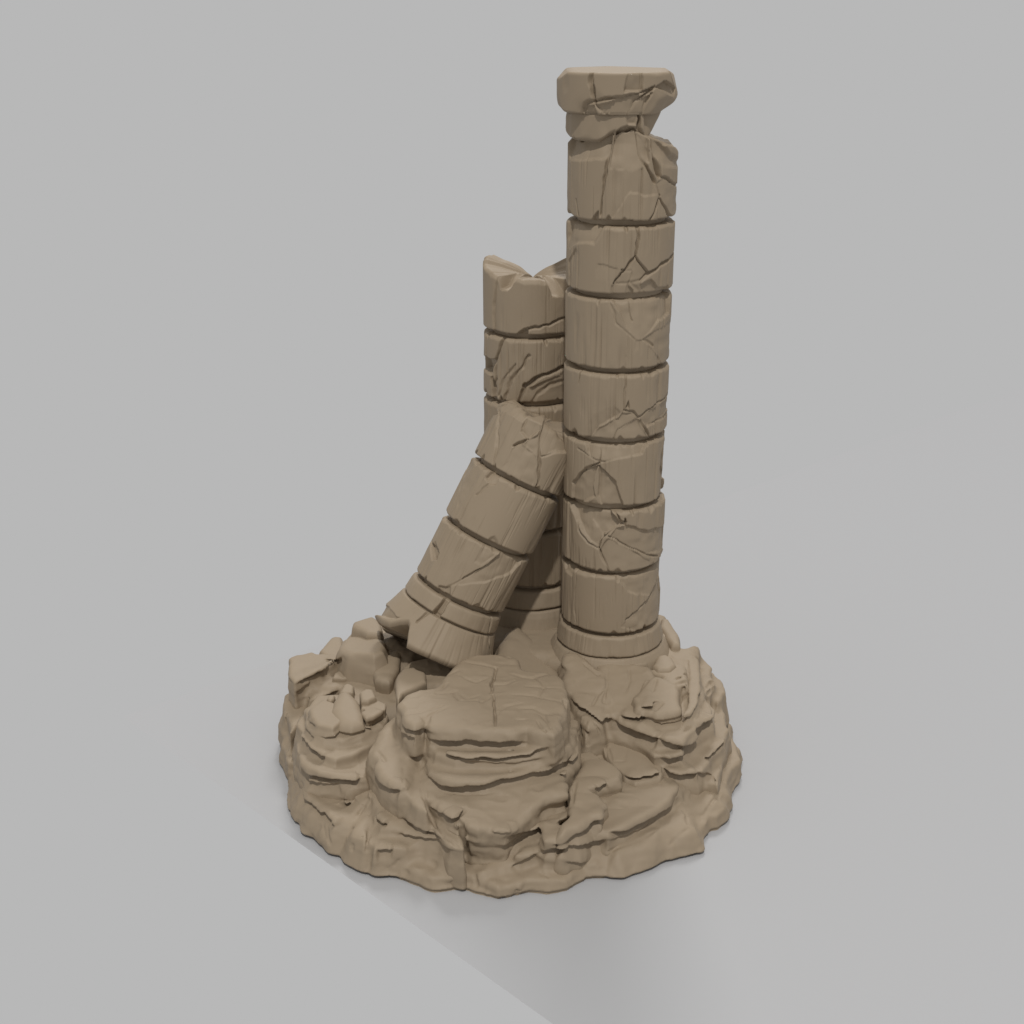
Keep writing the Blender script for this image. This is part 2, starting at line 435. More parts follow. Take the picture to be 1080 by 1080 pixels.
# feature: crack (points, width, depth), poly (points, depth at top, depth at bottom, edge), step (points, depth, fall-off); points are (angle, height)
FEAT = {
 'tall': {
  'D8': [
  ],
  'D7': [
   ('poly',[(-0.2058,2.6893),(0.1611,2.6894),(0.3627,2.6423),(0.4437,2.5752),(0.3117,2.5432),(0.0586,2.5298),(-0.2824,2.5434),(-0.2735,2.6033)],0.024,0.0,0.004),
   ('poly',[(-1.7316,2.6268),(-0.7038,2.6516),(-0.2051,2.6827),(-0.2735,2.6033),(-0.3177,2.5764),(-0.6952,2.5718),(-1.3445,2.5476)],0.036,0.0,0.01),
   ('crack',[(-0.189,2.6762),(-0.3048,2.6031),(-0.3758,2.5225),(-0.4745,2.3587)],0.012,0.016),
   ('crack',[(0.1382,2.6304),(0.239,2.5903),(0.3425,2.5596),(0.4897,2.5212),(0.6376,2.465),(0.6882,2.4301)],0.01,0.022),
   ('crack',[(0.4676,2.6413),(0.5357,2.5741),(0.6694,2.5118)],0.022,0.04),
   ('poly',[(0.1705,2.6237),(0.4389,2.6019),(0.446,2.5619),(0.3433,2.5549),(0.2133,2.5904)],0.022,0.012,0.004),
   ('poly',[(0.4319,2.6417),(0.9825,2.5933),(1.7425,2.5555),(1.7539,2.5142),(0.7786,2.53),(0.5168,2.5744)],0.03,0.0,0.02),
   ('poly',[(0.6928,2.5046),(1.776,2.4346),(1.8042,2.3331),(1.0909,2.3372),(0.6898,2.4232),(0.5349,2.4802)],0.005,0.001,0.004),
   ('crack',[(0.6882,2.4301),(0.5549,2.3779),(0.3456,2.3297)],0.008,0.016),
   ('crack',[(0.6914,2.4164),(0.8755,2.371),(1.6221,2.3148)],0.012,0.02),
   ('crack',[(0.7143,2.5076),(1.03,2.4735),(1.6804,2.4447)],0.01,0.016),
   ('poly',[(-0.9054,2.3391),(-0.5109,2.3787),(-0.4927,2.3035),(-0.7875,2.2971)],0.012,0.03,0.004),
   ('poly',[(-0.473,2.3451),(-0.294,2.361),(-0.3851,2.3051),(-0.4858,2.3036)],0.01,0.03,0.004),
   ('step',[(0.6882,2.4301),(0.069,2.4506),(-0.3565,2.3433)],0.005,0.1),
   ('crack',[(-1.0471,2.4147),(-0.9054,2.3391)],0.008,0.008),
  ],
  'D6': [
   ('poly',[(-1.407,2.3178),(-0.831,2.2967),(-0.5073,2.3111),(-0.2514,2.2929),(-0.5754,2.2493),(-1.0356,2.2342),(-1.3721,2.1947)],0.03,0.0,0.008),
   ('crack',[(-0.2731,2.2878),(-0.5758,2.2532),(-0.9268,2.2696)],0.016,0.007),
   ('step',[(-1.2982,2.0565),(-1.2822,2.1581),(-1.0152,2.2324)],0.007,0.05),
   ('crack',[(0.3029,2.2996),(0.2655,2.2686),(0.2131,2.2011)],0.01,0.018),
   ('crack',[(0.2135,2.1987),(0.0069,2.1532),(-0.1964,2.0983)],0.011,0.022),
   ('crack',[(-0.0589,2.1507),(0.1301,2.1455)],0.01,0.02),
   ('crack',[(0.2135,2.1987),(0.3361,2.1631),(0.4661,2.1315)],0.01,0.02),
   ('crack',[(1.6819,2.1968),(0.7685,2.1562),(0.4798,2.1277),(0.3336,2.1016),(0.1033,2.094),(-0.1298,2.0978)],0.011,0.022),
   ('crack',[(0.1251,2.0988),(0.3269,2.0671),(0.5658,2.03)],0.013,0.024),
   ('crack',[(0.1139,2.0988),(0.0742,2.0595),(0.0636,2.0197)],0.015,0.032),
   ('crack',[(0.1424,2.1381),(0.1213,2.0939)],0.009,0.02),
   ('poly',[(0.2138,2.1963),(0.0069,2.1532),(-0.1964,2.0983),(-0.2673,2.0281),(0.0675,2.0247),(0.5653,2.0325),(0.3458,2.1014),(0.4661,2.1315)],0.006,0.014,0.006),
   ('poly',[(0.5361,2.1127),(0.7221,2.0731),(0.9977,2.0637),(0.9632,2.0272),(0.5513,2.0328),(0.336,2.0868)],0.01,0.016,0.005),
   ('poly',[(0.1039,2.089),(0.2438,2.0681),(0.2269,2.0236),(0.1124,2.0245)],0.02,0.02,0.006),
   ('step',[(-0.5174,2.1723),(-0.0811,2.1531)],0.004,0.06),
   ('crack',[(-0.207,2.0933),(-0.257,2.0382)],0.008,0.007),
  ],
  'D5': [
   ('poly',[(-0.3273,2.0095),(0.0768,2.0261),(1.3264,1.9977),(1.2118,1.9407),(0.8124,1.9283),(0.422,1.8615),(0.2462,1.8646)],0.026,0.0,0.005),
   ('poly',[(0.421,1.8673),(0.655,1.8901),(1.5811,1.929),(1.6836,1.7197),(1.2206,1.7397)],0.004,0.004,0.004),
   ('step',[(0.2459,1.8667),(0.4217,1.8637),(1.2151,1.7476)],0.004,0.05),
   ('crack',[(0.0773,2.0226),(0.1475,1.9794),(0.2423,1.939)],0.011,0.016),
   ('crack',[(-0.3032,1.9991),(-0.0874,1.9367),(0.2459,1.8667)],0.01,0.006),
   ('crack',[(0.422,1.8615),(0.6685,1.8275)],0.01,0.01),
   ('crack',[(0.8745,1.9985),(0.7864,1.9293)],0.014,0.008),
   ('crack',[(0.1061,1.7989),(0.035,1.7184)],0.02,0.005),
  ],
  'D4': [
   ('poly',[(0.0579,1.5592),(0.2946,1.5549),(0.3863,1.528),(0.4822,1.5067),(0.6439,1.4474),(0.6144,1.411),(-0.7094,1.423),(-0.3748,1.4938),(-0.008,1.5356)],0.01,0.004,0.004),
   ('step',[(0.0579,1.5592),(-0.0197,1.5382),(-0.3752,1.4981),(-0.7244,1.425)],0.008,0.05),
   ('crack',[(0.1216,1.6921),(0.0997,1.6298),(0.076,1.5618)],0.009,0.008),
   ('poly',[(0.1778,1.6187),(0.0908,1.5722),(0.2205,1.5656)],0.012,0.012,0.006),
   ('crack',[(0.0803,1.5644),(0.2821,1.5567),(0.3939,1.5289),(0.585,1.5616),(0.8096,1.5788),(1.6705,1.6019)],0.008,0.014),
   ('crack',[(0.3941,1.5278),(-0.0017,1.4826),(-0.2729,1.4293)],0.007,0.008),
   ('poly',[(0.3945,1.5252),(0.6439,1.4474),(0.6133,1.4164),(-0.2726,1.4267),(-0.0014,1.4799)],0.012,0.001,0.004),
   ('crack',[(0.4533,1.5182),(0.5788,1.4714),(0.7038,1.4367)],0.009,0.016),
   ('crack',[(0.5985,1.492),(0.9112,1.5018),(1.5926,1.5039)],0.008,0.012),
   ('poly',[(0.3939,1.5289),(0.585,1.5616),(1.6719,1.5965),(1.6928,1.5155),(0.9112,1.5018),(0.5985,1.492),(0.4813,1.5121)],0.004,0.01,0.004),
   ('crack',[(-0.8383,1.7144),(-0.8263,1.6626)],0.008,0.016),
  ],
  'D3': [
   ('poly',[(-0.8369,1.4067),(-0.326,1.4187),(0.7129,1.4167),(0.5057,1.3712),(0.2134,1.3671),(-0.3358,1.3477),(-0.5333,1.3586)],0.022,0.002,0.004),
   ('crack',[(-0.8345,1.3836),(-0.5333,1.3586),(-0.3358,1.3477),(0.2134,1.3671),(0.505,1.375),(0.6046,1.3944)],0.007,0.007),
   ('crack',[(-0.3192,1.4188),(-0.3528,1.3449)],0.007,0.012),
   ('poly',[(-0.3689,1.3329),(-0.6841,1.2938),(-0.961,1.2272),(-1.0215,1.1435),(-0.4074,1.1896),(-0.4776,1.2438)],0.018,0.012,0.004),
   ('poly',[(-0.3681,1.3252),(-0.0409,1.2524),(0.246,1.1282),(-0.095,1.1422),(-0.3902,1.1956)],0.018,0.016,0.004),
   ('crack',[(-0.3697,1.3406),(-0.6436,1.2981),(-0.961,1.2272)],0.008,0.018),
   ('crack',[(-0.3681,1.3252),(-0.0409,1.2524),(0.246,1.1282)],0.008,0.018),
   ('poly',[(-0.8391,1.1513),(-0.3891,1.1839),(-0.0612,1.1385),(-0.5496,1.1384)],0.0,0.014,0.004),
   ('poly',[(1.6682,1.3995),(1.1518,1.3646),(1.0208,1.3181),(1.3504,1.2078),(1.773,1.1852)],0.02,0.012,0.004),
   ('poly',[(1.04,1.309),(1.037,1.2143),(1.0216,1.1515),(1.7854,1.1367)],0.01,0.014,0.004),
  ],
  'D2': [
   ('poly',[(-1.4037,1.1262),(-0.4031,1.1471),(0.0122,1.0823),(0.15,1.0654),(-0.0517,1.0543),(-0.2835,1.0029),(-0.3476,0.9446),(-0.6553,1.0004),(-0.9438,1.0716)],0.034,0.008,0.005),
   ('crack',[(-0.6693,1.144),(-0.2957,1.1224),(-0.1576,1.1011),(0.0463,1.0782),(0.166,1.0748)],0.011,0.018),
   ('crack',[(0.14,1.0894),(0.1441,1.0575)],0.009,0.022),
   ('poly',[(0.1338,1.0576),(0.5677,1.0249),(1.6216,0.9872),(1.6512,0.867),(0.5874,0.9187),(0.0592,0.97),(-0.1473,1.0054),(-0.0517,1.0543)],0.014,0.006,0.004),
   ('crack',[(0.1338,1.0576),(0.5674,1.0265),(1.6222,0.9847)],0.007,0.01),
   ('crack',[(-0.5244,1.075),(-0.4104,1.0393),(-0.2325,1.008),(-0.348,0.9487)],0.008,0.012),
   ('crack',[(-0.348,0.9487),(-0.1849,0.8794),(-0.0423,0.8196)],0.01,0.02),
   ('crack',[(-0.0359,1.0623),(-0.2483,0.9956)],0.009,0.012),
   ('crack',[(-0.1642,1.0052),(0.0583,0.9781),(0.4209,0.9381),(1.0466,0.8747)],0.008,0.014),
   ('poly',[(-0.1636,0.9996),(0.2704,0.9508),(1.2882,0.852),(1.3681,0.782),(-0.0258,0.8238),(-0.3296,0.9411)],0.009,0.0,0.004),
   ('crack',[(-0.9757,1.1057),(-0.7873,1.0131),(-0.5722,0.9722),(-0.3476,0.9446)],0.009,0.012),
   ('poly',[(-0.524,1.071),(-0.2155,1.0084),(-0.385,0.9637),(-0.6592,1.0405)],0.016,0.01,0.004),
  ],
  'D1': [
   ('poly',[(-0.0419,0.8155),(1.6616,0.8251),(1.6991,0.673),(0.6251,0.7188),(0.2254,0.7539)],0.014,0.001,0.005),
   ('crack',[(1.3538,0.7917),(0.9509,0.7172),(0.5479,0.6603),(0.2617,0.6171)],0.008,0.014),
   ('crack',[(1.2793,0.7564),(0.8915,0.6967),(0.5077,0.6497)],0.006,0.01),
   ('poly',[(1.3681,0.782),(0.9523,0.7129),(0.5482,0.6586),(0.1047,0.5906),(1.6378,0.4998)],0.014,0.0,0.003),
   ('poly',[(-1.5325,0.8175),(-0.8912,0.8302),(-0.9571,0.7837),(-1.2662,0.7912)],0.025,0.004,0.006),
   ('crack',[(-1.0706,0.8579),(-0.9593,0.8043)],0.012,0.02),
   ('crack',[(-0.8523,0.7998),(-0.8287,0.5661)],0.006,0.007),
   ('crack',[(0.3606,0.5761),(0.3566,0.5508)],0.008,0.008),
  ],
  'ring': [
  ],
  'capital': [
   ('crack',[(-0.4919,2.9177),(-0.5026,2.8633),(-0.4339,2.793)],0.016,0.026),
   ('crack',[(-0.6899,2.9067),(-0.5356,2.8759)],0.013,0.018),
   ('poly',[(-0.6905,2.9131),(-0.3409,2.9185),(-0.4875,2.8698),(-0.5356,2.8759)],0.02,0.006,0.005),
   ('crack',[(-0.4339,2.793),(-0.6087,2.7752),(-0.8274,2.7496)],0.014,0.026),
   ('crack',[(-0.434,2.7943),(-0.2426,2.807),(0.0136,2.8076),(0.3647,2.8321),(0.5626,2.8468)],0.012,0.022),
   ('crack',[(-0.4483,2.7832),(-0.3256,2.7614),(0.0206,2.7463)],0.012,0.024),
   ('crack',[(0.0342,2.7527),(0.2475,2.7941),(0.529,2.8374)],0.013,0.026),
   ('crack',[(0.3527,2.745),(0.4362,2.7865),(0.5315,2.8232)],0.011,0.02),
   ('poly',[(0.0544,2.8236),(0.117,2.8969),(0.2935,2.8964),(0.3642,2.8354)],0.004,0.022,0.008),
   ('crack',[(0.2995,2.8964),(0.3171,2.8388)],0.014,0.01),
   ('poly',[(-0.433,2.7833),(-0.0429,2.8043),(0.3657,2.8257),(0.2475,2.7941),(0.0338,2.756),(-0.3258,2.7627)],0.014,0.022,0.005),
   ('poly',[(0.5626,2.8468),(0.7981,2.8671),(1.3377,2.8337),(1.2204,2.7894),(0.8081,2.8281)],0.028,0.004,0.004),
   ('poly',[(0.3464,2.7451),(0.5315,2.8232),(0.2475,2.7941),(0.0489,2.7495)],0.012,0.018,0.004),
   ('poly',[(-0.6773,2.7679),(-0.448,2.78),(-0.3398,2.7548),(-0.6755,2.7484)],0.024,0.03,0.004),
   ('crack',[(0.9113,2.9046),(1.1349,2.8466)],0.013,0.022),
  ],
  'neck': [
   ('poly',[(-0.1288,2.6777),(-0.0306,2.6943),(0.0832,2.7027),(0.2614,2.6935),(0.4576,2.6559),(0.3957,2.6301),(-0.124,2.6319)],0.02,0.07,0.008),
   ('crack',[(0.3186,2.7225),(0.3233,2.6898),(0.4408,2.656)],0.015,0.03),
   ('poly',[(0.0233,2.7235),(0.3811,2.7253),(0.2609,2.6968),(0.0834,2.7007)],0.004,0.018,0.01),
   ('poly',[(0.3796,2.7351),(0.6588,2.7388),(0.6796,2.6398),(0.4756,2.6491)],0.02,0.02,0.01),
   ('poly',[(-1.0532,2.6596),(-0.8176,2.6441),(-0.3165,2.667),(-0.088,2.6974),(-0.111,2.645),(-0.8139,2.6042),(-1.0467,2.5994)],0.0,0.07,0.02),
  ],
 },
 'rear': {
  'D5': [
   ('poly',[(-0.8838,2.0334),(-0.4323,2.0622),(-0.0545,2.0661),(0.7564,2.0374),(0.7654,1.9373),(0.3875,1.9517),(0.1457,1.9998),(-0.0535,2.0179),(-0.2538,1.9988),(-0.5185,1.9738),(-0.7488,1.9758)],0.1,0.0,0.006),
   ('crack',[(-0.7915,2.002),(-0.8879,1.9087),(-0.9283,1.7806)],0.01,0.012),
   ('step',[(-0.9283,1.7806),(-0.8879,1.9087),(-0.7695,2.0096)],0.006,0.06),
   ('crack',[(-0.5196,1.7666),(-0.2359,1.8002),(-0.0801,1.8154),(0.262,1.8312),(0.7293,1.8514)],0.012,0.022),
   ('poly',[(-0.5196,1.7666),(-0.2201,1.8003),(-0.08,1.8084),(-0.079,1.7595),(-0.5018,1.7495)],0.03,0.03,0.004),
   ('poly',[(-1.7543,1.7649),(-0.9728,1.7645),(-0.974,1.736),(-1.7565,1.7215)],0.02,0.03,0.006),
  ],
  'D4': [
   ('crack',[(-0.5744,1.7404),(-0.823,1.6497),(-0.9004,1.5234),(-0.8767,1.4662)],0.016,0.022),
   ('poly',[(-1.761,1.6341),(-1.0379,1.6543),(-0.7998,1.6578),(-0.9518,1.5863),(-1.7644,1.568)],0.03,0.05,0.008),
   ('poly',[(-0.9507,1.6152),(-0.8508,1.5039),(-0.9852,1.468),(-1.0418,1.5745)],0.03,0.03,0.008),
   ('crack',[(0.7935,1.633),(0.4387,1.6199),(0.1431,1.5999),(-0.2013,1.5528)],0.018,0.032),
   ('crack',[(0.7985,1.5788),(0.4072,1.5562),(0.114,1.5176),(-0.1682,1.4629)],0.022,0.042),
   ('crack',[(-0.0777,1.6891),(-0.3645,1.6073),(-0.5207,1.5386),(-0.7373,1.4762)],0.018,0.014),
   ('crack',[(0.0804,1.5896),(-0.1694,1.5459),(-0.3978,1.4733)],0.016,0.024),
   ('crack',[(-0.3646,1.6572),(-0.6138,1.5788),(-0.781,1.4926)],0.012,0.01),
   ('poly',[(-0.1694,1.5459),(0.7945,1.6222),(0.8103,1.4547),(-0.1682,1.4629),(-0.4323,1.4761)],0.008,0.016,0.01),
   ('poly',[(-1.7226,1.4567),(-0.8272,1.4905),(-0.6545,1.4614),(-1.7247,1.4118)],0.01,0.03,0.006),
  ],
  'D3': [
  ],
  'D2': [
  ],
  'D1': [
  ],
  'ring': [
  ],
 },
 'lean': {
  'D4': [
   ('poly',[(-0.335,0.6244),(0.3104,0.6167),(0.7657,0.5312),(0.3483,0.5028),(0.0899,0.4619),(-0.119,0.5317)],0.045,0.002,0.006),
   ('poly',[(-1.525,0.546),(-0.9168,0.6063),(-0.4694,0.6138),(-0.5099,0.5553),(-0.8742,0.5599)],0.03,0.0,0.006),
   ('poly',[(-2.2173,0.5329),(-1.8928,0.5567),(-1.3187,0.5259),(-1.964,0.4741),(-1.8262,0.398),(-2.0124,0.3843)],0.04,0.0,0.01),
   ('crack',[(-1.3939,0.5559),(-0.9092,0.439),(-0.6456,0.3393)],0.01,0.01),
   ('step',[(-0.6456,0.3393),(-0.9092,0.439),(-1.3939,0.5559)],0.006,0.05),
   ('crack',[(-0.5017,0.5353),(-0.5232,0.5688),(-0.3818,0.6026)],0.01,0.016),
   ('poly',[(-0.5431,0.56),(-0.3582,0.601),(-0.156,0.5527),(-0.2875,0.5048),(-0.4853,0.5204)],0.012,0.018,0.005),
   ('crack',[(-0.3348,0.5995),(-0.1499,0.5534),(0.0584,0.4587),(0.248,0.3762),(0.3357,0.3078)],0.01,0.016),
   ('crack',[(-0.2752,0.5079),(-0.3841,0.479),(-0.5129,0.448)],0.012,0.02),
   ('poly',[(-0.2721,0.5065),(-0.1498,0.5451),(0.068,0.4513),(-0.1027,0.4584),(-0.3028,0.4781)],0.014,0.004,0.005),
   ('crack',[(0.0899,0.4619),(0.3483,0.5028),(0.5259,0.5378)],0.008,0.01),
   ('poly',[(-1.9902,0.334),(-1.396,0.3551),(-1.2831,0.3149),(-1.8745,0.2991)],0.03,0.03,0.006),
   ('poly',[(-0.8141,0.3046),(-0.6598,0.3462),(-0.4438,0.2943),(-0.5423,0.2578)],0.012,0.026,0.005),
   ('poly',[(-0.381,0.4777),(-0.4931,0.4401),(-0.4603,0.3766),(-0.6106,0.3347),(-0.255,0.3241),(0.318,0.3148),(0.0209,0.4548)],0.006,0.0,0.004),
  ],
  'D3': [
   ('poly',[(-0.7653,0.2715),(-0.6634,0.3036),(-0.4357,0.291),(-0.4436,0.269),(-0.5761,0.254)],0.03,0.01,0.006),
   ('crack',[(-0.5933,0.2606),(-0.6815,0.2254),(-0.7559,0.1833)],0.012,0.008),
   ('poly',[(-1.6121,0.3237),(-0.7749,0.2917),(-0.9196,0.2175),(-1.0144,0.0712),(-1.8522,0.2486)],0.008,0.003,0.02),
  ],
  'D2': [
   ('poly',[(-1.8151,-0.0944),(-1.0252,-0.1053),(-0.9168,-0.1538),(-1.0867,-0.1715),(-1.4359,-0.1206)],0.02,0.02,0.012),
   ('crack',[(-1.27,-0.098),(-1.0111,-0.1288),(-1.1025,-0.158)],0.012,0.016),
   ('crack',[(0.4107,-0.0007),(0.153,-0.0557),(-0.0117,-0.1017),(-0.1939,-0.1591)],0.008,0.014),
   ('crack',[(-0.1939,-0.1591),(-0.3836,-0.2158),(-0.5642,-0.2524)],0.01,0.006),
   ('poly',[(0.415,-0.0024),(1.044,0.0065),(0.7881,-0.0529),(0.1698,-0.1414),(-0.4207,-0.2203),(-0.1939,-0.1591),(0.0208,-0.0963)],0.018,0.0,0.004),
   ('poly',[(-0.6142,-0.2435),(-0.3652,-0.2137),(-0.1211,-0.2602),(-0.2464,-0.2943),(-0.4865,-0.273)],0.006,0.02,0.006),
   ('poly',[(-0.1776,-0.0092),(0.3957,0.0011),(0.0205,-0.0766),(-0.15,-0.08)],0.008,0.0,0.01),
  ],
  'ring': [
   ('crack',[(-0.297,-0.3022),(-0.346,-0.3409),(-0.4481,-0.3782)],0.018,0.03),
   ('poly',[(-0.515,-0.3814),(-0.3007,-0.3006),(-0.1924,-0.2981),(-0.2459,-0.3541),(-0.2186,-0.376),(-0.4105,-0.3837)],0.02,0.035,0.006),
   ('crack',[(0.7377,-0.2758),(0.9722,-0.3536)],0.008,0.018),
  ],
  'base': [
   ('poly',[(-2.2332,-0.5773),(-2.2039,-0.5026),(-1.3533,-0.4446),(-0.8442,-0.4467),(-1.107,-0.4817),(-1.8503,-0.5493)],0.004,0.05,0.008),
   ('crack',[(-0.4576,-0.3744),(-0.5738,-0.4187)],0.014,0.016),
   ('crack',[(0.8715,-0.3695),(1.1735,-0.4491)],0.008,0.016),
  ],
 },
}
